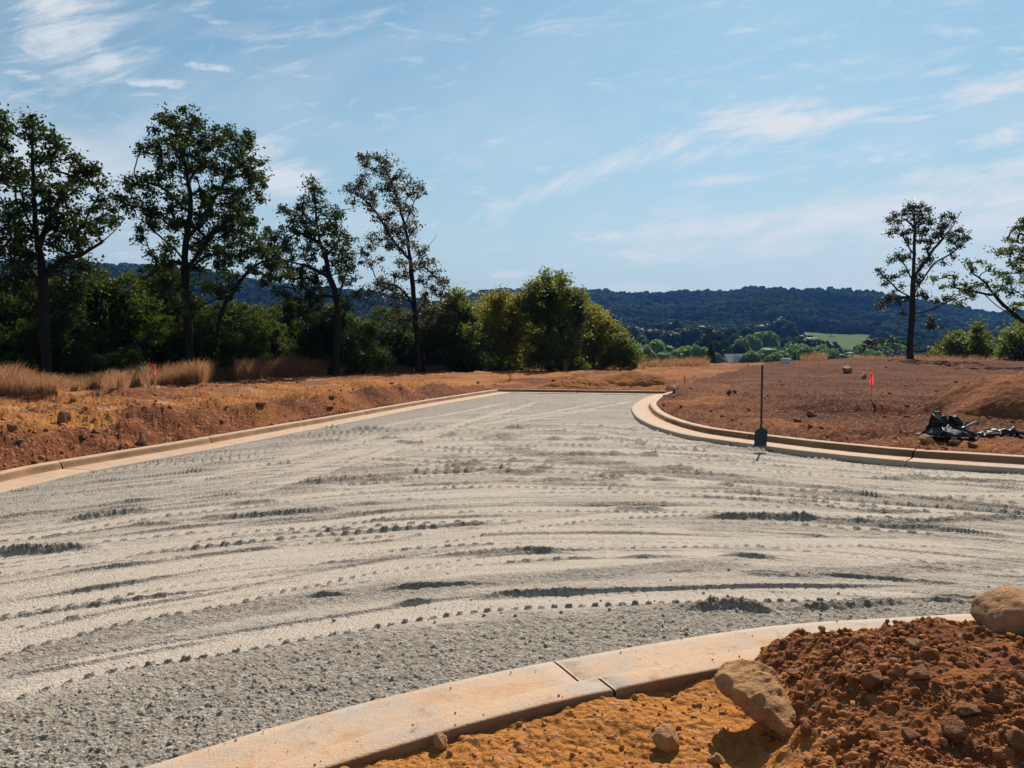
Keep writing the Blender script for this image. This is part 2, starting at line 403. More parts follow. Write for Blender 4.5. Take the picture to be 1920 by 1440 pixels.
# ------------------------------------------------------------------ road of crushed stone with wheel tracks
_uo = .90 * np.geomspace(1, 4.0, 60)[1:]; ur = np.concatenate([-_uo[::-1], np.linspace(-.90, .90, 1680), _uo]); pr = np.linspace(1560, 733.5, 1020)
Yr = np.concatenate([np.linspace(-4, 2.55, 60), (H * F) / (pr - 655)])
X = (ur[None, :] * np.maximum(Yr, 2.4)[:, None]).astype(np.float32); Yg = np.repeat(Yr[:, None], len(ur), 1).astype(np.float32)
xs, ys = X.ravel(), Yg.ravel()
D4 = dists(xs, ys); dm = np.maximum(np.maximum(D4[0], D4[1]), np.maximum(D4[2], D4[3]))
sel = dm < .12
x, y = xs[sel], ys[sel]; dms = dm[sel]; dNs, dLs, dRs = D4[3][sel], D4[0][sel], D4[2][sel]
v = y + .078 * (x - 1.0) ** 2                       # arcs the rollers and trucks followed
wv = v + .18 * gnoise(x * .35, y * .35, 81)
st1 = fbm(x * .22, wv * 2.6, 3, 82); st2 = gnoise(x * .5, wv * 8.5, 84); st0 = gnoise(x * .12, wv * .9, 86)
far = ss(13, 24, y)
fine = .60 + .45 * st1 + .35 * st2 + .15 * st0
fine = fine * (1 - .55 * far)
_rw = np.interp(x, [-3.2, -1.5, .3, 2.2, 6], [1.25, 1.2, .85, .48, .9]); rest = 1 - ss(.65 * _rw, 1.0 * _rw, -dNs + .22 * gnoise(x * 1.6, y * 1.6, 87))   # loose strip along the near kerb
fine = fine * (1 - rest) + .05 * rest
restL = 1 - ss(.3, 2.1, -dLs + .6 * gnoise(x * .8, y * .8, 88)); fine = fine * (1 - restL * .8) + .12 * restL
h = .012 * fbm(x * .5, y * .5, 2, 90) + .007 * st1 + .0045 * st2
hbase = h.copy(); rough = np.clip(1.2 - fine, .42, 1.2)
lug = np.zeros_like(x); dark = np.zeros_like(x)  # dark: shadow lines painted on ridges and lugs, and darker loose piles
def add_band(px_pts, width, dfine, dh=0.0, soft=.35, lim=None):
    """packed or loose strip centred on a ground curve"""
    global fine, h, rough
    g = np.array(P0(px_pts)); o = np.argsort(g[:, 0]); g = g[o]
    yc = np.interp(x, g[:, 0], g[:, 1]); sl = np.gradient(g[:, 1], g[:, 0]) if len(g) > 1 else 0
    c = 1 / np.sqrt(1 + np.interp(x, g[:, 0], sl) ** 2)
    d = (y - yc) * c + .03 * gnoise(x * 3, y * 3, 91)
    endf = ss(g[0, 0] - .15, g[0, 0] + .25, x) * (1 - ss(g[-1, 0] - .25, g[-1, 0] + .15, x))
    w = (1 - ss(width * (1 - soft), width * (1 + soft), np.abs(d) * 2)) * endf
    fine = fine + dfine * w; h = h + dh * w; rough = np.clip(rough - dfine * .8 * w, .08, 1.4)
def smooth_curve(px_pts):
    g = np.array(P0(px_pts)); g = g[np.argsort(g[:, 0])]; c = catmull(list(g), .1); c = c[np.argsort(c[:, 0])]
    s = np.concatenate([[0], np.cumsum(np.hypot(*np.diff(c, axis=0).T))]); return c, s
def add_track(c, s, width=.30, depth=.012, ridge=.022, lugh=.018, sp=.085, side=-1, pack=.75, gapseed=0, both=False, cont=.12):
    """pressed wheel strip: c is the centre curve; a thrown-up ridge on one edge, a row of lug marks on the other"""
    global fine, h, rough, lug
    x0, x1 = c[0, 0], c[-1, 0]
    yl, yh = c[:, 1].min() - 1, c[:, 1].max() + 1
    q = np.where((x > x0 - .2) & (x < x1 + .2) & (y > yl) & (y < yh))[0]
    if not len(q): return
    X_, Y_ = x[q], y[q]
    yc = np.interp(X_, c[:, 0], c[:, 1]); sl = np.interp(X_, c[:, 0], np.gradient(c[:, 1], c[:, 0] + 1e-6 * np.arange(len(c))))
    cs = 1 / np.sqrt(1 + sl ** 2); d = (Y_ - yc) * cs + .012 * gnoise(X_ * 2, Y_ * 2, 95); S = np.interp(X_, c[:, 0], s)
    e = ss(x0 - .1, x0 + .4, X_) * (1 - ss(x1 - .4, x1 + .1, X_)); hw = width / 2
    vis = cont + (1 - cont) * ss(-.3, .3, gnoise(S * .45 + gapseed * 7.7, S * 0 + gapseed, 96))
    inb = (1 - ss(hw * .85, hw * 1.05, np.abs(d))) * e
    h[q] = h[q] * (1 - inb * .92) + inb * .92 * (hbase[q] - depth * vis); fine[q] += pack * inb * (1 - .4 * (1 - vis)); rough[q] = rough[q] * (1 - .45 * inb)
    # ridge on the far edge, broken by noise
    rn = np.clip(.5 + 1.3 * gnoise(S * .8 + gapseed * 3.1, d * 3, 97), 0, 1.6) * vis
    rd = np.exp(-((d + side * hw) / (.012 + .0009 * Y_)) ** 2)
    h[q] += (.9 + .07 * np.maximum(Y_ - 5, 0)) * ridge * np.maximum(rn, .35 * cont) * rd * e * (1 + .25 * gnoise(X_ * 45, Y_ * 45, 98)); fine[q] -= .6 * rd * e * rn; dark[q] = np.maximum(dark[q], np.clip(.4 + .05 * Y_, 0, .95) * rd * e * np.clip(rn, 0, 1))  # ridge shadow line painted into the colour, stronger with distance
    # lug marks
    ph = S / sp; fr = ph - np.floor(ph); idn = np.floor(ph).astype(np.int32)
    amp = (((idn * 7919 + gapseed * 31) % 97) / 97.0) * .6 + .55
    wth = (((idn * 104729 + gapseed * 13) % 89) / 89.0) * .14 + .22
    blk = ss(0, .12, fr) * (1 - ss(wth + .2, wth + .32, fr))
    for sd in ((-1, 1) if both else (1,)):
        off = d - sd * side * hw
        row = np.exp(-(off / (.013 + 0.0010 * Y_)) ** 4) * e * vis * blk * amp
        h[q] += (.80 + .07 * np.maximum(Y_ - 5, 0)) * lugh * row * (1 + .4 * gnoise(X_ * 45, Y_ * 45, 99)); fine[q] -= .9 * row; dark[q] = np.maximum(dark[q], np.clip(.45 + .05 * Y_, 0, .95) * row); lug[q] = np.maximum(lug[q], row)  # shade of the lug marks painted in dark as well
        # thin pressed cross bars inside the strip
    bar = (np.abs(fr - .5) < .09) * inb * (gnoise(S * 3, d * 4, 93) > -.05)
    h[q] -= .004 * bar
def arc_track(C, xa, xb, **k):
    xx = np.linspace(xa, xb, max(8, int((xb - xa) / .15)))
    yy = C - .078 * (xx - 1.0) ** 2 + .10 * np.sin(xx * .7 + C * 3) + k.pop('tilt', 0) * xx
    c = np.stack([xx, yy], 1); s = np.concatenate([[0], np.cumsum(np.hypot(*np.diff(c, axis=0).T))]); add_track(c, s, **k)
def add_pile(px_pts, width, hh, sd=0):
    """loose windrow of stone thrown up beside a track"""
    global fine, h, rough
    g = np.array(P0(px_pts)); g = g[np.argsort(g[:, 0])]
    q = np.where((x > g[0, 0] - .6) & (x < g[-1, 0] + .6) & (y > g[:, 1].min() - 1) & (y < g[:, 1].max() + 1))[0]
    X_, Y_ = x[q], y[q]; yc = np.interp(X_, g[:, 0], g[:, 1]) + .04 * gnoise(X_ * 1.5, X_ * 0, 101 + sd)
    d = Y_ - yc; L = g[-1, 0] - g[0, 0]
    e = ss(g[0, 0] - .1, g[0, 0] + .25 * L, X_) * (1 - ss(g[-1, 0] - .25 * L, g[-1, 0] + .1, X_))
    wd = width * (.7 + .5 * gnoise(X_ * 2, Y_ * .1, 103 + sd))
    w = np.exp(-np.abs(d / np.maximum(wd, .03)) ** 2.5) * e
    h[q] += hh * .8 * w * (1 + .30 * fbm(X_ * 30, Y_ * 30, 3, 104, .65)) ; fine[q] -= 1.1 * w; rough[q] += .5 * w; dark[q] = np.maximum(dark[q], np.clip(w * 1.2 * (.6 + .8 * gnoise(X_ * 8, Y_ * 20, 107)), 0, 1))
# strips of loose stone and packed fines read off the photograph
add_band([(0, 1228), (300, 1168), (600, 1118), (900, 1086), (1200, 1066), (1390, 1056)], .30, -.75, .004)
add_band([(1480, 1078), (1700, 1062), (1920, 1052), (2200, 1050)], .26, -.7, .004)
add_band([(930, 838), (1100, 862), (1300, 888), (1500, 912), (1700, 935), (1980, 960)], .62, -.85, .01)
add_band([(420, 985), (700, 955), (960, 935), (1250, 935)], .40, -.3)
add_band([(250, 1100), (700, 1020), (1000, 985), (1300, 990)], .55, .4)
add_band([(800, 1085), (1250, 1040), (1560, 1040), (1900, 1080)], .30, .35)
tr = [([(-60, 1312), (180, 1242), (400, 1206), (640, 1166), (870, 1132), (1010, 1122), (1180, 1116), (1400, 1112), (1560, 1110), (1750, 1108)], dict(width=.32, ridge=.024, lugh=.026, sp=.088, gapseed=1)),
      ([(-80, 1225), (110, 1182), (270, 1146), (420, 1120), (640, 1070), (850, 1036), (1000, 1018), (1230, 1016), (1500, 1013), (1760, 1012)], dict(width=.33, ridge=.018, lugh=.022, sp=.088, gapseed=2)),
      ([(-60, 1150), (200, 1110), (440, 1068), (620, 1040), (780, 1010), (950, 985), (1150, 962), (1350, 955)], dict(width=.30, ridge=.012, lugh=.016, sp=.09, gapseed=3)),
      ([(-60, 1075), (150, 1050), (300, 1020), (440, 992), (620, 975), (800, 955), (1000, 950), (1250, 950), (1500, 957), (1800, 962)], dict(width=.30, ridge=.02, lugh=.02, sp=.1, gapseed=4)),
      ([(-60, 1012), (100, 995), (300, 962), (480, 942), (700, 915), (900, 908), (1150, 912), (1330, 925)], dict(width=.30, ridge=.02, lugh=.022, sp=.11, gapseed=5)),
      ([(500, 905), (700, 893), (860, 885), (1060, 880), (1230, 892), (1420, 910), (1700, 922), (1950, 925)], dict(width=.3, ridge=.024, lugh=.022, sp=.12, gapseed=6)),
      ([(680, 850), (850, 862), (1050, 868), (1300, 872), (1560, 888), (1920, 905)], dict(width=.3, ridge=.02, lugh=.024, sp=.13, gapseed=7)),
      ([(760, 835), (960, 838), (1180, 845), (1400, 862), (1650, 882), (1950, 898)], dict(width=.34, ridge=.02, lugh=.024, sp=.14, gapseed=8)),
      ([(960, 812), (1100, 820), (1250, 833), (1420, 852), (1600, 868), (1900, 892)], dict(width=.34, ridge=.026, lugh=.026, sp=.15, gapseed=9)),
      ([(780, 802), (950, 800), (1100, 808), (1200, 822), (1330, 840)], dict(width=.34, ridge=.026, lugh=.026, sp=.16, gapseed=10)),
      ([(900, 782), (1010, 776), (1120, 768)], dict(width=.36, ridge=.02, lugh=.02, sp=.2, gapseed=11)),
      ([(560, 842), (700, 836), (840, 842), (1000, 852)], dict(width=.34, ridge=.024, lugh=.028, sp=.15, gapseed=12)),
      ([(430, 872), (620, 862), (820, 868), (1000, 878)], dict(width=.32, ridge=.024, lugh=.028, sp=.14, gapseed=13))]
rr = random.Random(5)
scab = .6 * ss(.2, .5, fbm(x * 1.1, wv * 7.5, 3, 140)) * (1 - rest); h = h + .010 * scab * np.maximum(0, .35 + fbm(x * 9, wv * 26, 3, 143)); fine = fine - .45 * scab * ss(0, .4, .2 + gnoise(x * 9, wv * 30, 144)); rough = rough + .3 * scab
flk = np.maximum(0, gnoise(x * 4.2, wv * 30, 146) - .42) * ss(6, 8, y); h = h + .04 * flk * (1 - rest); fine = fine - 1.2 * flk
for C in np.arange(5.2, 18, .12):
    xa = rr.uniform(-9, 4); L_ = rr.uniform(1.5, 7); xx = np.linspace(xa, xa + L_, 12); yy = C - .078 * (xx - 1.0) ** 2 + rr.uniform(-.06, .06) * (xx - xa)
    q = np.where((x > xa) & (x < xa + L_) & (y > yy.min() - .4) & (y < yy.max() + .4))[0]
    if not len(q): continue
    d = y[q] - np.interp(x[q], xx, yy) - .03 * gnoise(x[q] * 2, y[q] * 2, 130); e = ss(xa, xa + .3, x[q]) * (1 - ss(xa + L_ - .4, xa + L_, x[q]))
    wd_ = rr.uniform(.006, .013) + .0015 * C; w_ = np.exp(-(d / wd_) ** 2) * e * np.clip(.6 + 1.4 * gnoise(x[q] * 2.5, d * 3 + C, 131), 0, 1.5)
    dark[q] = np.maximum(dark[q], min(.7, .2 + .04 * C) * np.clip(w_, 0, 1)); h[q] += rr.uniform(.010, .026) * (1 + .12 * max(0, C - 6)) * w_; fine[q] -= .8 * w_  # thin ridges get a painted shadow line besides their relief
for C in np.arange(5.6, 17.5, .36):
    xa = rr.uniform(-8, 0); xb = xa + rr.uniform(4, 10)
    arc_track(C + rr.uniform(-.2, .2), xa, xb, width=rr.uniform(.2, .34), ridge=rr.uniform(.008, .022), lugh=rr.uniform(.012, .026), sp=rr.uniform(.09, .13) + .003 * C, depth=rr.uniform(.006, .014), pack=rr.uniform(.15, .45), gapseed=int(C * 10), tilt=rr.choice([rr.uniform(-.05, .05), rr.uniform(-.05, .05), rr.uniform(-.22, .22)]), both=rr.random() < .3)
# tracks that run up the street towards the far kerb
def long_track(pa, pb, **k):
    g = P0([pa, pb]); a, b_ = np.array(g[0]), np.array(g[1]); n = 40
    t = np.linspace(0, 1, n)[:, None]; c = a + (b_ - a) * t; c[:, 0] += .15 * np.sin(t[:, 0] * 3)
    if c[0, 0] > c[-1, 0]: c = c[::-1]
    s = np.concatenate([[0], np.cumsum(np.hypot(*np.diff(c, axis=0).T))]); add_track(c, s, **k)
for i, (pa, pb) in enumerate([((440, 905), (760, 815)), ((500, 912), (850, 800)), ((560, 880), (960, 762)), ((380, 890), (720, 812)), ((640, 850), (1010, 752)), ((800, 812), (1130, 752)), ((960, 790), (1190, 750)), ((330, 905), (600, 840)), ((700, 800), (960, 752))]):
    long_track(pa, pb, width=.34, ridge=.012, lugh=.018, sp=.12, pack=.6, gapseed=40 + i)
for p, k in tr:
    c, s = smooth_curve(p); add_track(c, s, cont=.5, **k)
for i, (p, w, hh) in enumerate([([(120, 975), (200, 966), (290, 957)], .085, .075), ([(-40, 1040), (80, 1033), (195, 1024)], .075, .075), ([(380, 975), (500, 966), (640, 954)], .075, .06),
        ([(530, 914), (660, 898), (810, 882)], .12, .075), ([(845, 872), (900, 869)], .17, .08), ([(895, 880), (985, 886), (1050, 880)], .10, .05), ([(945, 803), (985, 803)], .2, .08), ([(915, 818), (965, 817)], .2, .08),
        ([(740, 828), (800, 831)], .18, .06), ([(1310, 967), (1420, 969), (1560, 972)], .10, .07), ([(1500, 975), (1680, 979), (1800, 970), (1990, 972)], .08, .05), ([(1620, 980), (1740, 988), (1840, 1000)], .05, .05),
        ([(1290, 1140), (1370, 1135), (1440, 1143)], .075, .065), ([(870, 1118), (1000, 1106), (1110, 1104)], .028, .03), ([(1120, 883), (1230, 886)], .09, .05), ([(1600, 893), (1750, 898), (1960, 905)], .09, .05),
        ([(950, 1030), (1080, 1033), (800, 1040)], .05, .035), ([(430, 945), (520, 938)], .08, .04), ([(250, 985), (330, 980)], .06, .03), ([(1150, 948), (1250, 952)], .08, .04), ([(690, 900), (760, 896)], .09, .05),
        ([(1400, 1078), (1520, 1080)], .03, .02), ([(1480, 1140), (1600, 1130), (1700, 1125)], .06, .04), ([(0, 1268), (250, 1222), (420, 1190)], .02, .015)]):
    add_pile(p, w, hh, i)
rough = np.clip(rough, .22, 1.6); fine = np.clip(fine, 0, 1)
nearf = 1 / (1 + (y / 14) ** 2)
h = h + rough * (.006 * fbm(x * 13, y * 13, 3, 110, .6) + .009 * np.maximum(0, gnoise(x * 31, y * 31, 112) - .1) + .013 * rest * np.maximum(0, fbm(x * 21, y * 21, 3, 114, .7) - .05)) * (.7 + .5 * ss(3, 12, y))
# gravel lies 3-4 cm under the gutter lip on the right, flush elsewhere
h = h - .012 - .03 * (1 - ss(0, 1.2, -dRs)) * (y < 19)
h = np.where(dms > -.02, np.minimum(h, -.012), h)
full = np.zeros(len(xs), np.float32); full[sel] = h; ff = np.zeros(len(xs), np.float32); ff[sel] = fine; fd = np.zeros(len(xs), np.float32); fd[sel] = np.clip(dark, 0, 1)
Fr = grid_faces(len(Yr), len(ur)); keepf = np.all(dm[Fr] < .06, 1)
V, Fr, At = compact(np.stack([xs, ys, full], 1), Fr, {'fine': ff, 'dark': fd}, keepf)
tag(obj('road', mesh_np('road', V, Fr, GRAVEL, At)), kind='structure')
def road_z(px_, py_):
    i = np.argmin((V[:, 0] - px_) ** 2 + (V[:, 1] - py_) ** 2); return float(V[i, 2])
print('road', len(V), time.time() - T0)

# ------------------------------------------------------------------ kerbs: swept slabs with joints
# profile: (offset from road edge, height, stain, edge)
PROF = [(0, -.12, .2, 1), (0, .0, .1, 1), (.008, .012, 0, 1), (.07, .014, 0, .55), (.16, .014, 0, .15), (.28, .013, 0, 0), (.40, .016, .05, 0), (.455, .02, .3, 0), (.47, .032, 1, 0), (.485, .09, 1, 0),
        (.50, .135, .9, 0), (.515, .147, .35, 0), (.535, .152, .05, 0), (.60, .153, 0, 0), (.66, .153, .05, 0), (.675, .149, .3, 0), (.68, .138, .8, 0), (.68, .0, 1, 0), (.68, -.12, 1, 0)]
def make_kerb(line, side, dz=0, s_first=1.2, L=3.05, kname='kerb', a=0, b=None, stain_top=0.0, zs=1.0, ws=1.0):
    seg = np.hypot(*np.diff(line, axis=0).T); s = np.concatenate([[0], np.cumsum(seg)]); tot = s[-1]
    b = tot if b is None else b
    cuts = [a] + list(np.arange(a + s_first, b - .2, L)) + [b]
    VV, FF, ST, ED, CAPS = [], [], [], [], []; base = 0; g = .006 if side < 0 else .010
    tan = np.gradient(line, axis=0); tan /= np.linalg.norm(tan, axis=1)[:, None]
    for i in range(len(cuts) - 1):
        s0, s1 = cuts[i] + (g if i else 0), cuts[i + 1] - g
        n = max(2, int((s1 - s0) / .12)); q = np.linspace(s0, s1, n)
        q = np.concatenate([[q[0]], [q[0] + .012], q[1:-1], [q[-1] - .012], [q[-1]]])
        cx, cy = np.interp(q, s, line[:, 0]), np.interp(q, s, line[:, 1]); tx, ty = np.interp(q, s, tan[:, 0]), np.interp(q, s, tan[:, 1])
        tl = np.hypot(tx, ty); nx, ny = -ty / tl * side, tx / tl * side
        m = len(q); zj = rng.uniform(-.002, .002)
        for (o, z, st, ed) in PROF:
            end = np.zeros(m); end[[0, -1]] = .007 if z > .005 else 0
            zz = z * zs + dz + zj - end + (.0025 * gnoise(q * 1.3, q * 0 + o * 9, 120) + .002 * gnoise(q * 6, q * 0 + o * 20, 121) if z > .005 else 0)
            oo = o * ws + .004 * gnoise(q * 2.2, q * 0 + o * 3, 122)
            if o == .68: oo = np.minimum(oo, .68 * ws)
            VV.append(np.stack([cx + nx * oo, cy + ny * oo, zz + 0 * q], 1)); ST.append(np.full(m, min(1, st + (stain_top if st < .5 else 0)))); ED.append(np.full(m, ed))
        np_ = len(PROF); idx = base + np.arange(np_)[:, None] * m + np.arange(m)[None, :]
        f = np.stack([idx[:-1, :-1], idx[:-1, 1:], idx[1:, 1:], idx[1:, :-1]], -1).reshape(-1, 4)
        FF.append(f)
        CAPS.append(idx[:, 0][None, ::-1]); CAPS.append(idx[:, -1][None, :])
        base += np_ * m
    V_ = np.vstack(VV)
    quads = [np.vstack(FF), np.vstack(CAPS)]
    me = mesh_np(kname, V_, quads, CONC, {'stain': np.concatenate(ST), 'edge': np.concatenate(ED)}, smooth=False)
    o = obj(kname, me); tag(o, kind='structure'); return o, (s, tan, cuts)
lk_s = np.concatenate([[0], np.cumsum(np.hypot(*np.diff(LkC, axis=0).T))])
def s_at(line, pt):
    s = np.concatenate([[0], np.cumsum(np.hypot(*np.diff(line, axis=0).T))]); return s[np.argmin(np.hypot(line[:, 0] - pt[0], line[:, 1] - pt[1]))]
jp = at_z(165, 884, 0); sJ = s_at(LkC, jp)
kL, _ = make_kerb(LkC, 1, 0, sJ % 3.05, 3.05, 'kerb', stain_top=.12, zs=.74)
FkE = extend([p for p in Fk], .7, .7); kF, _ = make_kerb(catmull(FkE), 1, -.004, 3.2, 3.05, 'kerb', stain_top=.2, zs=.74)
jr = at_z(1698, 869, 0); sR = s_at(RkC, jr)
kR, _ = make_kerb(RkC, 1, .028, sR % 3.05, 3.05, 'kerb', stain_top=.15, zs=.76)
jn = at_z(1039, 1241, 0); sN = s_at(NkC, jn)
kN, _ = make_kerb(NkC, -1, 0, sN % 3.05, 3.05, 'kerb', zs=.66, ws=.89)
print('kerbs', time.time() - T0)
# stamped letter on the left kerb face
try:
    cu = bpy.data.curves.new('S', 'FONT'); cu.body = 'S'; cu.size = .085; cu.extrude = .002; cu.align_x = 'CENTER'; cu.align_y = 'CENTER'; cu.offset = .002
    to = bpy.data.objects.new('tmp', cu); COL.objects.link(to); dg = bpy.context.evaluated_depsgraph_get()
    me = bpy.data.meshes.new_from_object(to.evaluated_get(dg)); bpy.data.objects.remove(to)
    me.materials.clear(); me.materials.append(m_plain('stamped_mark', (.11, .05, .02), .9, .1))
    i = np.argmin(np.hypot(*(LkC - np.array(at_z(52, 911, 0))).T)); tg = LkC[i + 1] - LkC[i - 1]; tg /= np.linalg.norm(tg)
    so = obj('stamped_letter', me, kL); nrm = np.array([-tg[1], tg[0]])
    so.location = (LkC[i][0] + nrm[0] * .4815, LkC[i][1] + nrm[1] * .4815, .085)
    so.rotation_euler = (math.radians(77), 0, math.atan2(tg[1], tg[0]))
except Exception as e: print('letter', e)

# ------------------------------------------------------------------ rocks
import bmesh
def ico(sub):
    bm = bmesh.new(); bmesh.ops.create_icosphere(bm, subdivisions=sub, radius=1)
    V = np.array([v.co[:] for v in bm.verts]); Fc = np.array([[v.index for v in f.verts] for f in bm.faces]); bm.free(); return V, Fc
ICO = {k: ico(k) for k in (1, 2, 3, 4, 5)}
def n3(V, sc, seed): return (gnoise(V[:, 0] * sc + seed, V[:, 1] * sc + V[:, 2] * sc * .7, seed) + gnoise(V[:, 2] * sc - seed, V[:, 0] * sc * .6 - V[:, 1] * sc, seed + 5)) * .6
def rock_mesh(seed, dims, sub=4, planes=14, cut=.5, rough=.10, round_=.04):
    r = np.random.default_rng(seed); V, Fc = ICO[sub]
    n = r.normal(size=(planes, 3)); n /= np.linalg.norm(n, axis=1)[:, None]; d = r.uniform(cut, 1.05, planes)
    dots = V @ n.T; t = np.where(dots > .05, d[None, :] / np.maximum(dots, .05), 9)
    rad = np.minimum(t.min(1), 1.15); rad = rad * (1 - round_) + round_ * .95
    P = V * rad[:, None]; P = P * (1 + rough * n3(P, 1.8, seed) + rough * .6 * n3(P, 4.5, seed + 1) + rough * .35 * n3(P, 11, seed + 2))[:, None]
    return P * np.array(dims), Fc
RK1 = m_rock('tan_sandstone', (.52, .275, .12), (.37, .175, .07), (.60, .40, .23), 7)
RK2 = m_rock('rusty_rock', (.56, .29, .13), (.34, .16, .075), (.64, .43, .27), 8)
RK3 = m_rock('brown_clay_rock', (.27, .115, .05), (.17, .065, .03), (.36, .18, .09), 6)
RK4 = m_rock('grey_brown_rock', (.33, .2, .13), (.22, .12, .08), (.45, .33, .25), 6)
def place_rock(name, px, py, D, dims, rot, seed, mat, label, sub=4, group=None, sink=.25, **k):
    """px,py is the rock's centre in view at depth D; it rests on the ground there"""
    c = at_y(px, py, D)
    V_, Fc = rock_mesh(seed, dims, sub, **k)
    o = obj(name, mesh_np(name, V_, Fc, mat)); o.rotation_euler = rot; o.location = c
    tag(o, label, 'rock', group); return o
# depth at which the sight line through (px,py) meets the ground plus an offset
def hit(px, py, lift=0.0, lo=1.5, hi=90):
    ts = np.concatenate([np.linspace(lo, 12, 500), np.linspace(12, hi, 1200)[1:]])
    x_, y_, z_ = ray(px, py); X_ = x_ * ts / y_; Z_ = H + z_ * ts / y_
    g, _ = terrain(X_.astype(np.float32), ts.astype(np.float32)); ok = np.where(Z_ < g + lift)[0]
    i = ok[0] if len(ok) else -1
    return np.array([X_[i], ts[i], Z_[i]])
def hull_rock(px, py, D, outline, depth, seed, mat, label, ridge):
    c = at_y(px, py, D); bm = bmesh.new()
    for (a, b_) in outline:
        Dp = D - .30 * (b_ - py) / 150; p_ = at_y(a, b_, Dp) - c; bm.verts.new(p_)
        q_ = (at_y(px + (a - px) * .72, py + (b_ - py) * .72, D - .3 * (b_ - py) / 150) - c); bm.verts.new(q_ + np.array([0, depth * .9, .01]))
    for (a, b_, dd) in ridge: bm.verts.new(at_y(a, b_, D - .30 * (b_ - py) / 150 - depth * dd) - c)
    r_ = bmesh.ops.convex_hull(bm, input=bm.verts[:]); bmesh.ops.delete(bm, geom=[v for v in bm.verts if not v.link_faces], context='VERTS')
    bmesh.ops.bevel(bm, geom=bm.edges[:], offset=.006, segments=2, affect='EDGES', profile=.5, clamp_overlap=True)
    bmesh.ops.triangulate(bm, faces=bm.faces[:])
    for _ in range(4): 
        lg = [e for e in bm.edges if e.calc_length() > .012]
        if lg: bmesh.ops.subdivide_edges(bm, edges=lg, cuts=1, use_grid_fill=False); bmesh.ops.triangulate(bm, faces=[f for f in bm.faces if len(f.verts) > 3])
    bmesh.ops.recalc_face_normals(bm, faces=bm.faces[:]); bm.normal_update()
    P_ = np.array([v.co[:] for v in bm.verts]); Nn = np.array([v.normal[:] for v in bm.verts])
    dsp = .011 * n3(P_, 9, seed) + .008 * n3(P_, 24, seed + 1) + .0045 * n3(P_, 70, seed + 2) - .013 * np.abs(n3(P_, 15, seed + 4))
    for v, n_, d_ in zip(bm.verts, Nn, dsp): v.co += Vector(n_) * float(d_)
    me = bpy.data.meshes.new('boulder'); bm.to_mesh(me); bm.free(); me.materials.append(mat)
    for p_ in me.polygons: p_.use_smooth = True
    o = obj('boulder', me, None, tuple(c)); tag(o, label, 'rock'); return o
hull_rock(1421, 1311, 3.17, [(1336, 1268), (1352, 1247), (1380, 1236), (1424, 1239), (1455, 1254), (1464, 1290), (1484, 1322), (1504, 1352), (1502, 1374), (1488, 1390), (1452, 1374), (1412, 1350), (1375, 1322), (1345, 1294)], .11, 11, RK1,
    'large pointed tan boulder casting a shadow on the orange dirt', [(1362, 1262, .55), (1400, 1262, .5), (1430, 1300, .75), (1390, 1300, .8), (1460, 1345, .6), (1478, 1368, .4), (1440, 1262, .3)])
place_rock('boulder', 1905, 1178, 3.75, (.205, .17, .185), (.1, .15, .4), 23, RK2, 'large rounded rusty boulder at the right end of the near kerb', 5, planes=11, cut=.62, rough=.09, round_=.1)
place_rock('boulder', 1932, 1284, 2.85, (.055, .05, .06), (.3, .2, .1), 29, RK3, 'rock cut off by the right edge below the rusty boulder', 4)
def grock(px, py, rpx, label, seed, mat=RK3, sq=.7, group=None, sink=.35, name='rock', sub=4, **k):
    p = hit(px, py + rpx * .8); r = rpx * p[1] / F
    V_, Fc = rock_mesh(seed, (r, r * .85, r * sq), sub, **k); o = obj(name, mesh_np(name, V_, Fc, mat))
    o.location = (p[0], p[1], ground_at(p[0], p[1]) + r * sq * (1 - sink) * .8); o.rotation_euler = (random.uniform(-.2, .2), random.uniform(-.2, .2), random.uniform(0, 6)); tag(o, label, 'rock', group)
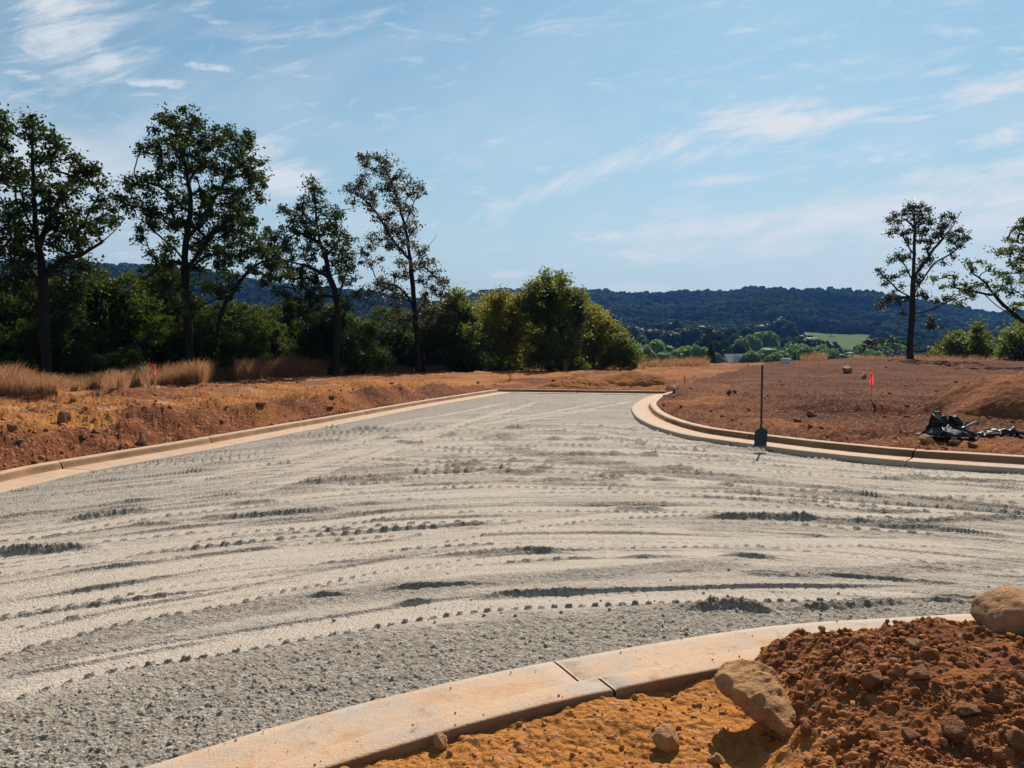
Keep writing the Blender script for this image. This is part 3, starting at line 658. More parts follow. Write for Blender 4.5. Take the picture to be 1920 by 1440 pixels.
for a in [(1255, 1375, 30, 'half buried dusty orange rock in the orange dirt left of the pointed boulder', 31, RK1, .8),
          (826, 1386, 15, 'small upright clod at the kerb edge on the orange dirt', 32, RK1, 1.1),
          (1640, 1270, 24, 'dark brown rock in the dark soil right of the pointed boulder', 33, RK3, .8),
          (1722, 1250, 26, 'flat brown rock half sunk in dark soil below the rusty boulder', 34, RK3, .5),
          (1815, 1318, 30, 'long brown rock in dark soil near the lower right corner', 35, RK3, .45),
          (1785, 1368, 26, 'brown block in the dark soil near the bottom edge', 36, RK3, .9),
          (1706, 1373, 18, 'small brown rock near the bottom edge left of the brown block', 37, RK3, .8),
          (1562, 1396, 15, 'small tan stone just right of the pointed boulder tip', 38, RK4, 1.0),
          (1513, 1368, 15, 'small dark clod against the pointed boulder tip', 44, RK3, .9),
          (1718, 1200, 18, 'pale tan rock on top of the dark soil mound', 39, RK1, .6),
          (1488, 1262, 15, 'brown clod behind the pointed boulder', 40, RK3, .7),
          (1905, 1390, 22, 'brown rock in the lower right corner of the dark soil', 41, RK3, .8),
          (1345, 1420, 14, 'small clod at the bottom edge in the boulder shadow', 42, RK1, .7),
          (118, 781, 19, 'dark wedge shaped rock sitting on top of the left bank', 51, RK3, .95),
          (22, 800, 9, 'small dark rock on the bank near the left edge', 52, RK3, 1.1),
          (180, 805, 9, 'dark rock lying on the left bank below the wedge shaped rock', 53, RK3, .9),
          (156, 816, 8, 'reddish stone beside the dark rock on the left bank', 54, RK3, .7),
          (267, 824, 11, 'pale pinkish rock low on the left bank above the kerb', 55, RK4, 1.0),
          (36, 822, 9, 'flat tan stone low on the bank near the left edge', 56, RK4, .5),
          (135, 748, 7, 'small brown stone on the flat dirt behind the left bank', 57, RK3, .7),
          (490, 754, 10, 'dark flat clod on the crest of the left bank', 58, RK3, .5),
          (621, 743, 7, 'dark clod on the crest further along the left bank', 59, RK3, .8),
          (618, 762, 7, 'brown rock just above the middle of the left kerb', 60, RK3, .8),
          (511, 799, 6, 'small dark stone at the foot of the left bank by the kerb', 61, RK3, .8),
          (315, 820, 6, 'small white stone on the left bank', 62, RK2, .6),
          (1588, 690, 12, 'largest pale tan boulder on the far crest of the right lot', 71, RK4, .7),
          (1619, 704, 7, 'round reddish rock beside the far pink flag', 72, RK4, .8),
          (1367, 734, 6, 'small dark rock left of the shovel handle on the right lot', 73, RK3, .7),
          (1520, 773, 10, 'dark brown rock right of the shovel on the right lot', 74, RK3, .7),
          (1496, 785, 7, 'smaller dark clod in front of the dark brown rock', 75, RK3, .6),
          (1738, 821, 15, 'tan rock lying against the left end of the black plastic', 76, RK1, .75),
          (1790, 829, 9, 'small tan rock in front of the black plastic', 77, RK4, .8),
          (1822, 832, 9, 'brown clod in front of the black plastic right of the tan rock', 78, RK3, .8),
          (1404, 767, 5, 'small pinkish stone on the dirt left of the shovel', 79, RK4, .6),
          (1040, 712, 6, 'dark clod beside the leftmost far dirt mound', 80, RK3, .7),
          (1262, 741, 5, 'small stone at the right end of the far kerb', 81, RK4, .6)]:
    grock(a[0], a[1], a[2], a[3], a[4], a[5], a[6])

# loose rubble: one object per patch, nobody could count it
def scatter(name, P, R, tint, mat, sub=1, seed=0, label=None, cat=None, flat=.7):
    r = np.random.default_rng(seed); K = 6; base = [rock_mesh(900 + seed * 10 + k, (1, .8, flat), sub, cut=.42, rough=.16, round_=0)[0] for k in range(K)]; Fc = ICO[sub][1]
    n = len(P); nv = len(base[0]); B = np.stack(base)[r.integers(0, K, n)]
    a = r.uniform(0, 6.28, n); t = r.uniform(-.5, .5, n); ca, sa, ct, st = np.cos(a), np.sin(a), np.cos(t), np.sin(t)
    x_ = B[..., 0] * ct[:, None] - B[..., 2] * st[:, None]; z_ = B[..., 0] * st[:, None] + B[..., 2] * ct[:, None]
    X_ = x_ * ca[:, None] - B[..., 1] * sa[:, None]; Y_ = x_ * sa[:, None] + B[..., 1] * ca[:, None]
    V_ = np.stack([X_, Y_, z_], -1) * R[:, None, None] + P[:, None, :]
    FF = (Fc[None] + (np.arange(n) * nv)[:, None, None]).reshape(-1, 3)
    o = obj(name, mesh_np(name, V_.reshape(-1, 3), FF, mat, {'tint': np.repeat(tint, nv)}, smooth=False)); tag(o, label, cat, kind='stuff'); return o
def ground_pts(px, py):
    P = []
    x_, y_ = at_z(px, py, .1)
    x_ = x_.astype(np.float32); y_ = y_.astype(np.float32); z_, dm_ = terrain(x_, y_); return x_, y_, z_, dm_
r = np.random.default_rng(50)
# foreground soil
n = 24000; px = r.uniform(1150, 2150, n); py = 1180 + 520 * r.random(n) ** 1.2; x_, y_, z_, dm_ = ground_pts(px, py)
D = dists(x_, y_); m = (D[3] > .34) & (z_ > .02) & ((x_ > 1.06 + .17 * (y_ - 2.8) + .30 * gnoise(x_ * 3, y_ * 3, 7))) & (gnoise(x_ * 2.6, y_ * 2.6, 9) > -.35)
x_, y_, z_ = x_[m], y_[m], z_[m]; R = np.clip(.0030 * r.pareto(1.9, len(x_)) + .0026, 0, .024)
scatter('soil_clods', np.stack([x_, y_, z_ + R * .25], 1), R, np.clip(.30 + .42 * r.random(len(x_)) + .3 * gnoise(x_ * 3, y_ * 3, 2), 0, 1), CLOD, 2, 1, 'dark brown soil clods heaped over the near kerb', 'soil')
n = 6500; px = r.uniform(300, 1600, n); py = r.uniform(1280, 1600, n); x_, y_, z_, dm_ = ground_pts(px, py)
D = dists(x_, y_); m = (D[3] > .64) & (x_ < 1.25)
x_, y_, z_ = x_[m], y_[m], z_[m]; R = np.clip(.0022 * r.pareto(2.0, len(x_)) + .0018, 0, .019)
scatter('dirt_crumbs', np.stack([x_, y_, z_ + R * .2], 1), R, .62 + .3 * r.random(len(x_)), CLOD, 2, 2, 'orange dirt crumbs along the near kerb', 'soil')
# left bank rubble, right lot rubble
for nm, rx, ry, n, seed, lab in (('bank_rubble', (-200, 960), (690, 905), 9000, 3, 'reddish rubble strewn over the left bank and flat'), ('lot_rubble', (1000, 2150), (680, 850), 7000, 4, 'brown rubble strewn over the right lot and far dirt')):
    px = r.uniform(*rx, n); py = r.uniform(*ry, n); x_, y_, z_, dm_ = ground_pts(px, py); D = dists(x_, y_)
    m = (dm_ > .72) & (D[3] < 0) & (y_ < 70)
    low = np.where(D[0] > 0, D[0], 9); keepm = (r.random(n) < np.where(low < 2.1, 1.0, .45)); m &= keepm
    x_, y_, z_ = x_[m], y_[m], z_[m]; R = np.clip(.012 * r.pareto(2.3, len(x_)) + .012, 0, .075) * np.clip(.55 + y_ / 28, 0, 1.5)
    scatter(nm, np.stack([x_, y_, z_ + R * .15], 1), R, np.clip(.25 + .55 * r.random(len(x_)), 0, 1), CLOD, 1, seed, lab, 'rubble')
# loose stone on the road
n = 16000; px = r.uniform(-150, 2100, n); py = 1010 + 500 * r.random(n) ** .8; x_, y_ = at_z(px, py, 0)
D = dists(x_, y_); dN_ = -D[3]; pr_ = np.exp(-np.maximum(dN_ - .5, 0) / .35) + .05; m = (dN_ > .01) & (r.random(n) < pr_)
x_, y_ = x_[m], y_[m]
RV = V; key = np.argsort(RV[:, 1])
def road_h(xq, yq):
    # nearest row in the sorted vertex list
    out_ = np.zeros(len(xq)); Ys = RV[key, 1]
    for i in range(len(xq)):
        a = np.searchsorted(Ys, yq[i] - .006); b_ = np.searchsorted(Ys, yq[i] + .006) + 1; sl = key[a:b_]
        out_[i] = RV[sl[np.argmin(np.abs(RV[sl, 0] - xq[i]))], 2] if len(sl) else 0
    return out_
z_ = road_h(x_, y_); R = np.clip(.0022 * r.pareto(1.9, len(x_)) + .0020, 0, .016)
scatter('loose_stones', np.stack([x_, y_, z_ + R * .3], 1), R, r.beta(1.6, 1.2, len(x_)), STONES, 1, 5, 'loose grey stones along the road edge of the near kerb', 'gravel')
# small stones lying on the near gutter
n = 700; s_ = r.uniform(0, 1, n)
sN_ = np.concatenate([[0], np.cumsum(np.hypot(*np.diff(NkC, axis=0).T))]); q = r.uniform(2, sN_[-1] - 3, n); of = np.where(r.random(n) < .4, r.uniform(.01, .1, n), r.uniform(.05, .42, n))
cx, cy = np.interp(q, sN_, NkC[:, 0]), np.interp(q, sN_, NkC[:, 1]); tx = np.interp(q + .05, sN_, NkC[:, 0]) - cx; ty = np.interp(q + .05, sN_, NkC[:, 1]) - cy; tl = np.hypot(tx, ty)
of = np.where(r.random(n) < .45, r.uniform(.49, .598, n), of); zt = np.where(of > .45, .101, .012); R = np.clip(.0012 + .0013 * r.pareto(1.9, n), 0, .008)
scatter('gutter_grit', np.stack([cx + ty / tl * of, cy - tx / tl * of, zt + R * .5], 1), R, np.where(r.random(n) < .5, .25, .75), CLOD, 2, 6, 'scattered grit lying on the near concrete gutter', 'gravel')
print('rocks', time.time() - T0)

# ------------------------------------------------------------------ dirt mounds
def dirt_mound(px, py, D, rx, ry, hgt, seed, label, tone_=.35):
    n = 150; a = np.linspace(-1.25, 1.25, n); X_, Y_ = np.meshgrid(a, a); c = at_y(px, py, D)
    x_ = c[0] + X_ * rx; y_ = D + Y_ * ry; rr_ = np.hypot(X_, Y_) * (1 + .18 * gnoise(X_ * 1.5, Y_ * 1.5, seed))
    prof = np.clip(1 - rr_, -.3, 1); prof = np.where(prof > 0, prof ** .85 * (1.25 - .25 * prof), prof)
    g, _ = terrain(x_.ravel().astype(np.float32), y_.ravel().astype(np.float32), detail=False); g = g.reshape(n, n)
    z_ = g + hgt * prof + .05 * fbm(x_ * 1.6, y_ * 1.6, 4, seed + 2) * (prof > 0) + .02 * fbm(x_ * 8, y_ * 8, 3, seed + 3)
    V_ = np.stack([(x_ - c[0]).ravel(), (y_ - D).ravel(), z_.ravel()], 1)
    t = np.full(len(V_), tone_); o = obj('dirt_mound', mesh_np('dirt_mound', V_, grid_faces(n, n), CLAY, {'tone': t, 'pale': np.full(len(V_), .1)})); o.location = (c[0], D, 0)
    tag(o, label, 'dirt mound'); return o
dirt_mound(1085, 720, 31.8, 1.5, 1.0, .42, 301, 'low orange dirt mound left of the bigger mound behind the far kerb', .28)
dirt_mound(1188, 715, 32.6, 1.75, 1.2, .62, 302, 'bigger brown dirt mound behind the right half of the far kerb', .34)
dirt_mound(1935, 740, 18.0, 2.1, 2.4, 1.15, 303, 'tall brown dirt mound at the right edge behind the black plastic', .55)

# ------------------------------------------------------------------ small built things
def tube(pts, rad, n=8, cap=True):
    pts = np.array(pts, float); rad = np.broadcast_to(rad, len(pts)); V_ = []
    for i, p in enumerate(pts):
        d = pts[min(i + 1, len(pts) - 1)] - pts[max(i - 1, 0)]; d /= np.linalg.norm(d) + 1e-9
        up = np.array([0, 0, 1.]) if abs(d[2]) < .9 else np.array([0, 1., 0]); a = np.cross(d, up); a /= np.linalg.norm(a); b_ = np.cross(d, a)
        for k in range(n): t = 2 * math.pi * k / n; V_.append(p + rad[i] * (math.cos(t) * a + math.sin(t) * b_))
    m = len(pts); Fq = [[i * n + k, i * n + (k + 1) % n, (i + 1) * n + (k + 1) % n, (i + 1) * n + k] for i in range(m - 1) for k in range(n)]
    return np.array(V_), Fq, ([list(range(n))[::-1], list(range((m - 1) * n, m * n))] if cap else [])
def tube_obj(name, pts, rad, mat, parent=None, n=8):
    V_, Fq, caps = tube(pts, rad, n); me = bpy.data.meshes.new(name); me.from_pydata([tuple(v) for v in V_], [], Fq + caps); me.materials.append(mat)
    for p in me.polygons: p.use_smooth = len(p.vertices) == 4
    return obj(name, me, parent)
def py_obj(name, V_, Fc, mat, parent=None, bevel=0, smooth=False):
    me = bpy.data.meshes.new(name); me.from_pydata([tuple(v) for v in V_], [], [tuple(f) for f in Fc]); me.materials.append(mat)
    if bevel:
        bm = bmesh.new(); bm.from_mesh(me); bmesh.ops.bevel(bm, geom=bm.edges[:], offset=bevel, segments=2, affect='EDGES', profile=.6); bm.to_mesh(me); bm.free()
    if smooth:
        for p in me.polygons: p.use_smooth = True
    return obj(name, me, parent)
def box(cx, cy, cz, sx, sy, sz):
    V_ = [(cx + i * sx / 2, cy + j * sy / 2, cz + k * sz / 2) for k in (-1, 1) for j in (-1, 1) for i in (-1, 1)]
    return V_, [(0, 2, 3, 1), (4, 5, 7, 6), (0, 1, 5, 4), (1, 3, 7, 5), (3, 2, 6, 7), (2, 0, 4, 6)]
STEEL = m_plain('dark_worn_steel', (.055, .055, .06), .45, .5, .3, 15, .6); BLACKP = m_plain('black_fibreglass', (.012, .012, .014), .4, .4)
WOOD = m_plain('weathered_lath', (.52, .36, .22), .9, .1, .2, 30); PINK = m_leaf('pink_flagging', (.95, .05, .11), (.95, .06, .12), (1, .08, .14), .55, .2); GREYW = m_plain('grey_lath', (.42, .34, .30), .9, .1); WHITE = m_plain('white_paint', (.75, .75, .73), .5, .3, .05); ORG = m_leaf('orange_flagging', (.95, .10, .05), (.95, .12, .06), (1, .15, .08), .55, .2)
# shovel: blade on the gutter, leaning back against the kerb
b0 = at_y(1424.5, 829.5, 12.72); b0[2] = .047
top = at_y(1429.5, 683, 13.05)
root = empty('shovel', tuple(b0)); tag(root, 'black square mouthed shovel standing upright against the right kerb', 'shovel')
bt = at_y(1427, 803, 12.86) - b0
w = .10; nU, nV = 13, 12; Vb = []
for j in range(nV):
    t = j / (nV - 1); hw = w * (1.0 + .06 * t) if t < .8 else w * (1.048 - .75 * ((t - .8) / .2) ** 2 * .9)
    for i in range(nU):
        s = i / (nU - 1) * 2 - 1
        cup = -.022 * abs(s) ** 3 - .014 * max(0, (abs(s) - .8) / .2)
        Vb.append(np.array([s * hw, cup, 0]) + bt * t * 1.02 + np.array([0, .012 * math.sin(t * 3.14), 0]))
Vb = np.array(Vb); Fb = grid_faces(nV, nU)
blade = obj('blade', mesh_np('blade', Vb, Fb, STEEL), root); md = blade.modifiers.new('t', 'SOLIDIFY'); md.thickness = .004
tp = top - b0
tube_obj('socket', [bt * .7 + np.array([0, .012, 0]), bt * 1.0, bt * 1.35, bt + (tp - bt) * .16], [.016, .021, .019, .0175], STEEL, root, 12)
tube_obj('handle', [bt + (tp - bt) * .14, bt + (tp - bt) * .5, bt + (tp - bt) * .985], [.0185, .0175, .0185], BLACKP, root, 12)
tube_obj('end_cap', [bt + (tp - bt) * .985, tp], [.0165, .0145], WHITE, root, 12)
for s in (-1, 1):
    V_, Fc = box(s * .062, .0, 0, .06, .012, .006); o = py_obj('foot_tread', np.array(V_) + bt * .985, Fc, STEEL, root)
# survey stakes
def stake(px, py, hpx, label, wpx=3, flag=None, side_=1.0, lean=0.0, mat=WOOD, w_=.045, D=None, fl=.55):
    p = hit(px, py) if D is None else at_y(px, py, D); hh = hpx * p[1] / F; gz = ground_at(p[0], p[1])
    root = empty('survey_stake', (p[0], p[1], gz)); root.rotation_euler = (0, lean, random.uniform(-.3, .3)); tag(root, label, 'stake')
    V_, Fc = box(0, 0, hh / 2 - .08, w_, .014, hh + .16); V_ = np.array(V_); py_obj('lath', V_, Fc, mat, root, .002)
    if flag is not None:
        # flagging ribbon: knotted wrap and a hanging creased tail
        L = fl * hh; n, m_ = 14, 5; Vf = []
        for j in range(n):
            t = j / (n - 1)
            for i in range(m_):
                s = i / (m_ - 1); Vf.append((-.035 + (s * (.075 + .02 * t) + side_ * .09 * t * (1 - t)), -.015 - .02 * math.sin(s * 5 + t * 6) , hh - t * L - s * .05 * math.sin(t * 5)))
        f = obj('flag_ribbon', mesh_np('flag_ribbon', Vf, grid_faces(n, m_), flag, {'tint': np.full(len(Vf), .6)}), root)
        V_, Fc = box(0, 0, hh * .97 - L * .12, w_ + .01, .024, L * .24); py_obj('ribbon_wrap', V_, Fc, flag, root, .003)
    return root
stake(290, 729, 45, 'wooden survey stake with pink ribbon in front of the dry grass on the left', flag=PINK, w_=.05, fl=.48)
stake(281, 728, 44, 'bare grey lath leaning left beside the pink ribbon stake', lean=-.40, mat=GREYW, w_=.045)
stake(957, 713, 11, 'short orange topped stake beyond the far left corner of the kerb', flag=ORG, w_=.07, fl=.9)
stake(1284, 716, 10, 'small orange topped stake on the dirt right of the far kerb', flag=ORG, w_=.07, fl=.9)
stake(1633, 750, 51, 'tall stake with a long hot pink ribbon on the right lot', flag=PINK, w_=.025, fl=.5, side_=-.25)
# short marker pipe at the corner of the far kerb
p = hit(1264, 737); root = empty('marker_pipe', (p[0], p[1], ground_at(p[0], p[1]))); tag(root, 'tiny black and white marker pipe at the right end of the far kerb', 'pipe')
tube_obj('pipe', [(0, 0, -.05), (0, 0, .14)], .035, BLACKP, root); tube_obj('pipe_top', [(0, 0, .14), (0, 0, .24)], .04, WHITE, root)
# pale utility cabinet on the crest
p = hit(1472, 681); root = empty('utility_cabinet', (p[0], p[1], ground_at(p[0], p[1]))); tag(root, 'small pale green utility cabinet on the far crest of the right lot', 'cabinet')
CAB = m_plain('pale_green_paint', (.42, .52, .47), .5, .3, .05)
V_, Fc = box(0, 0, .11, .5, .35, .3); py_obj('cabinet_body', V_, Fc, CAB, root, .015); V_, Fc = box(0, 0, .285, .56, .41, .05); py_obj('cabinet_lid', V_, Fc, CAB, root, .012)

# ------------------------------------------------------------------ crumpled black plastic
PL = m_plain('black_plastic', (.012, .012, .013), .55, .3, .3, 9)
def plastic(nm, px, py, Lx, Ly, Hh, seed, label, rz=0, parent=None):
    n, m_ = 120, 100; a, c = np.linspace(-1, 1, n), np.linspace(-1, 1, m_); A, B = np.meshgrid(a, c)
    rd = lambda s, q: 1 - np.abs(fbm(A * s + q, B * s * .8 - q, 3, seed + q)) * 2
    env = np.clip(1 - (np.abs(A) ** 2.2 + np.abs(B) ** 2.2), 0, 1) ** .6
    Z = Hh * env * (.55 + .55 * np.clip(rd(.9, 1), -.4, 1) + .18 * rd(2.1, 2) + .05 * rd(6, 3))
    spire = Hh * .8 * np.exp(-np.abs((A + .05) / .55) ** 5 - ((B - .2) / .30) ** 2) * (1 - .35 * A)
    Z = Z + spire
    Xo = A * Lx * (1 + .15 * gnoise(A * 2, B * 2, seed)) + .10 * fbm(A * 2.3, B * 2.3, 2, seed + 7) - Z * .12; Yo = B * Ly * (1 + .2 * gnoise(A * 2, B * 2, seed + 1)) + .12 * fbm(A * 2.1 + 4, B * 2.1, 2, seed + 8)
    return np.stack([Xo.ravel(), Yo.ravel(), Z.ravel()], 1), grid_faces(m_, n)
p = hit(1795, 822); zb = ground_at(p[0], p[1])
root = empty('plastic_sheeting', (p[0], p[1] + .25, zb + .03)); tag(root, 'crumpled black plastic silt fence heaped on the right lot behind the kerb', 'plastic sheet')
V_, Fc = plastic('sheet', 0, 0, .36, .32, .19, 401, ''); o = obj('crumpled_sheet', mesh_np('crumpled_sheet', V_, Fc, PL), root)
V_, Fc = plastic('sheet', 0, 0, .22, .13, .16, 421, ''); o = obj('upright_fold', mesh_np('upright_fold', V_, Fc, PL), root); o.location = (.02, .05, .06); o.rotation_euler = (.1, .25, .4)
# trailing strip to the right
n, m_ = 160, 16; S = np.linspace(0, 1, n); Vt = []
for t in S:
    cx = .28 + 2.6 * t; cy = -.1 + .18 * math.sin(t * 7) + .1 * math.sin(t * 17); zc = ground_at(p[0] + cx, p[1] + .25 + cy) - zb
    for k in range(m_):
        s = k / (m_ - 1) * 2 - 1; Vt.append((cx + .02 * math.sin(s * 6 + t * 30), cy + s * .12, zc + .05 * (1 - s * s) * (1 + .6 * math.sin(t * 31 + s * 2)) + .03 * float(gnoise(t * 25, s * 2, 431))))
obj('trailing_strip', mesh_np('trailing_strip', Vt, grid_faces(n, m_), PL), root)
V_, Fc = box(0, 0, .22, .035, .035, .56); o = py_obj('fence_post', V_, Fc, m_plain('grey_post', (.2, .17, .15), .8, .2), root, .003); o.location = (-.05, -.12, .02); o.rotation_euler = (.2, 1.15, .3)
print('props', time.time() - T0)
# ------------------------------------------------------------------ hills and valley
def px_u(px): return (px - 960) / F
_h1x = [px_u(v) for v in (-1200, -500, -150, 230, 350, 480, 600, 700, 780, 850, 950, 1050, 1200)]
_h1y = [(655 - v) / F * 850 for v in (540, 505, 502, 508, 512, 530, 546, 556, 573, 588, 620, 645, 660)]
_h2x = [px_u(v) for v in (-1500, 300, 800, 860, 880, 905, 960, 1000, 1100, 1180, 1260, 1330, 1450, 1600, 1650, 1750, 1850, 1920, 2100, 2400, 3500)]
_h2y = [(655 - v) / F * 1450 for v in (600, 600, 585, 575, 563, 554, 553, 557, 553, 560, 563, 561, 559, 559, 563, 576, 596, 596, 590, 600, 610)]
def hill_z(x, Y):
    u = x / np.maximum(Y, 1)
    z0 = -9 + 8 * ss(380, 640, Y)
    nz_ = 1 + .10 * gnoise(x * .004, Y * .004, 501) + .06 * gnoise(x * .012, Y * .012, 502)
    z1 = np.interp(u, _h1x, _h1y) * ss(520, 850, Y) * (1 - ss(880, 1250, Y))
    z2 = np.interp(u, _h2x, _h2y) * (.20 * ss(520, 760, Y) + .80 * ss(740, 1450, Y) ** .8) * (1 - .5 * ss(1500, 2300, Y))
    spur = 20 * np.exp(-((u - .335) / .06) ** 2 - ((Y - 960) / 160) ** 2) 
    return np.maximum(z0, np.maximum(z1, z2) * np.where((Y > 1380) & (Y < 1500), 1, nz_) + z0 + spur)
def in_field(x, Y):
    u = x / Y
    f1 = ss(.362, .375, u) * (1 - ss(.462, .475, u)) * ss(560, 575, Y) * (1 - ss(735, 745, Y - (u - .36) * -260))
    f2 = ss(.146, .152, u) * (1 - ss(.176, .182, u)) * ss(640, 650, Y) * (1 - ss(722, 732, Y)) + ss(.155, .165, u) * (1 - ss(.2, .21, u)) * ss(560, 580, Y) * (1 - ss(655, 660, Y))
    f0 = ss(-1.2, -1.0, u) * (1 - ss(-.42, -.36, u)) * ss(430, 450, Y) * (1 - ss(520, 540, Y))
    return np.clip(f1 + f2 + f0, 0, 1)
uh = np.linspace(-1.3, 1.3, 420); Yh = np.concatenate([np.linspace(405, 900, 110), np.linspace(908, 1560, 90), np.linspace(1600, 2300, 14)])
Xh = (uh[None] * Yh[:, None]).ravel(); YY = np.repeat(Yh[:, None], len(uh), 1).ravel(); Zh = hill_z(Xh, YY) - .6 * (YY < 430)
tag(obj('hills', mesh_np('hills', np.stack([Xh, YY, Zh], 1), grid_faces(len(Yh), len(uh)), m_hill(), {'field': in_field(Xh, YY)})), kind='structure')
# the wood on the hills: thousands of crowns that read as one mass
def crown_cards(seed, nleaf, size, shape=(1, 1, .8), lobes=9, core=True):
    """broadleaf crown for far trees: leaf sprays on several lobes"""
    r = np.random.default_rng(seed); c = r.normal(size=(lobes, 3)); c /= np.linalg.norm(c, axis=1)[:, None]; c *= r.uniform(.25, .62, lobes)[:, None]; lr = r.uniform(.30, .50, lobes)
    k = r.integers(0, lobes, nleaf); d = r.normal(size=(nleaf, 3)); d /= np.linalg.norm(d, axis=1)[:, None]
    P = (c[k] + d * (lr[k] * r.uniform(.7, 1.05, nleaf))[:, None]) * np.array(shape)
    return leaf_quads(P, size * r.uniform(.6, 1.3, nleaf), r, d * .8)
def leaf_quads(P, size, r, bias=None, tint=None, aspect=.6):
    n = len(P); a = r.normal(size=(n, 3)); nrm = a if bias is None else a * .6 + bias * 1.2
    nrm /= np.linalg.norm(nrm, axis=1)[:, None] + 1e-9
    t = np.cross(nrm, r.normal(size=(n, 3))); t /= np.linalg.norm(t, axis=1)[:, None] + 1e-9; b_ = np.cross(nrm, t)
    s = np.broadcast_to(size, n)[:, None]
    V_ = np.stack([P - t * s, P + b_ * s * aspect - nrm * s * .15, P + t * s, P - b_ * s * aspect - nrm * s * .15], 1).reshape(-1, 3)
    Fq = np.arange(n * 4).reshape(n, 4)
    if tint is None: tint = r.beta(2, 2.4, n)
    return V_, Fq, np.repeat(tint, 4)
def m_canopy():
    m, nt, out = new_mat('forest_canopy'); b = NB(nt); t = b.attr('tint'); P = b.pos()
    n = b.noise(P, .45, 4, .7); c = b.mix(b.math('ADD', b.math('MULTIPLY', t, .85), b.math('MULTIPLY', b.math('SUBTRACT', n, .45), 1.2), clamp=True), (.003, .007, .006), (.042, .075, .042))
    d = b.n('ShaderNodeBsdfDiffuse'); b.l(c, d.inputs[0]); b.l(b.bump(n, 1.0, 3.0), d.inputs['Normal']); b.l(d.outputs[0], out.inputs[0]); return m
FOREST = m_canopy()
r = np.random.default_rng(77)
base = []
for k in range(6):
    V_, Fc = ICO[2]; V_ = V_ * (1 + .30 * n3(V_, 1.6, 600 + k) + .22 * n3(V_, 3.6, 620 + k))[:, None] * np.array([1, 1, 1.0]); base.append(V_)
base = np.stack(base); Fc = ICO[2][1]
pts = []
for (Ya, Yb, sp, ua, ub) in ((525, 900, 8.6, -.85, .02), (560, 860, 9.5, .0, .85), (860, 1120, 10.5, -.12, .85), (1120, 1500, 12, -.1, .85)):
    nx = int((ub - ua) * Yb / sp); ny = int((Yb - Ya) / sp); gx, gy = np.meshgrid(np.arange(nx), np.arange(ny))
    X_ = ua * Yb + (gx + r.uniform(-.45, .45, gx.shape)) * sp; Y_ = Ya + (gy + r.uniform(-.45, .45, gy.shape)) * sp
    X_, Y_ = X_.ravel(), Y_.ravel(); u_ = X_ / Y_; m = (u_ > ua) & (u_ < ub) & (in_field(X_, Y_) < .3); pts.append(np.stack([X_[m], Y_[m]], 1))
pts = np.vstack(pts); Z_ = hill_z(pts[:, 0], pts[:, 1]); n = len(pts)
# leave out crowns on slopes that no nearby viewer could see (behind their own ridge)
m = ~((pts[:, 0] / pts[:, 1] < .02) & (pts[:, 1] > 920) & (pts[:, 0] / pts[:, 1] < -.1)); pts, Z_ = pts[m], Z_[m]; n = len(pts)
R = r.uniform(4.2, 7.0, n) * (1 + .2 * gnoise(pts[:, 0] * .02, pts[:, 1] * .02, 9)); asp = r.uniform(.8, 1.35, n)
B = base[r.integers(0, 6, n)] * R[:, None, None]; B[..., 2] *= asp[:, None]
B = B + np.stack([pts[:, 0], pts[:, 1], Z_ + R * .45], 1)[:, None, :]
tint = np.clip(r.normal(.42, .2, n) + .55 * fbm(pts[:, 0] * .006, pts[:, 1] * .006, 3, 19) + .25 * ss(30, 90, Z_), 0, 1)  # noise varies the stands; height term paints the lower slope's shade
FF = (Fc[None] + (np.arange(n) * base.shape[1])[:, None, None]).reshape(-1, 3)
m_for = FOREST
tag(obj('hillside_forest', mesh_np('hillside_forest', B.reshape(-1, 3), FF, FOREST, {'tint': np.repeat(tint, base.shape[1])})), 'dense wooded hillside of broadleaf trees fading to blue behind the site', 'forest', kind='stuff')
print('forest', n, time.time() - T0)

# ------------------------------------------------------------------ trees
def far_variant(seed, mat, shape=(1, 1, .85), nleaf=5200, size=.085, tall=False):
    root = empty('valley_tree', (0, 0, -500)); V_, Fq, t = crown_cards(seed, nleaf, size, shape, 11)
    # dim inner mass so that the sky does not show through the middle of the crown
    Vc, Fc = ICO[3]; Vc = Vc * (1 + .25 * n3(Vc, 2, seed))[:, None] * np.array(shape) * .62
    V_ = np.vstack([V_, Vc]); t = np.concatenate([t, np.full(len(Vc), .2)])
    V_[:, 2] += 1.15
    cr = obj('crown', mesh_np('crown', V_, [Fq, Fc + len(Fq) * 4], mat, {'tint': t}, smooth=True), root)
    tube_obj('trunk', [(0, 0, -.3), (.02, 0, .5), (0, .02, 1.1)], [.07, .05, .03], BARK, root, 7)
    return root
fv = {'light': [far_variant(701, FAR), far_variant(702, FAR, (1.1, 1, .8)), far_variant(705, FAR, (.9, 1, 1.0))], 'dark': [far_variant(703, FARD, (1, 1, .9)), far_variant(704, FARD, (.85, .85, 1.1)), far_variant(706, FARD, (1.2, 1, .75))]}
used_ = set()
def valley_tree(px, ytop, wpx, D, tone, label, hscale=1.0):
    v = random.choice(fv[tone]); 
    o = v if id(v) not in used_ else copy_tree(v)
    used_.add(id(v))
    w = wpx * D / F / 2 * 1.55; top = H + (655 - ytop + 3) / F * D
    gz = base_z(np.array([px_u(px) * D]), np.array([D]))[0] if D < 405 else hill_z(np.array([px_u(px) * D]), np.array([float(D)]))[0]
    o.location = (px_u(px) * D, D, gz)
    hh = (top - gz) / 1.93; o.scale = (w, w, hh); o.rotation_euler = (0, 0, random.uniform(0, 6.28)); tag(o, label, 'tree', 'trees in the valley beyond the site')
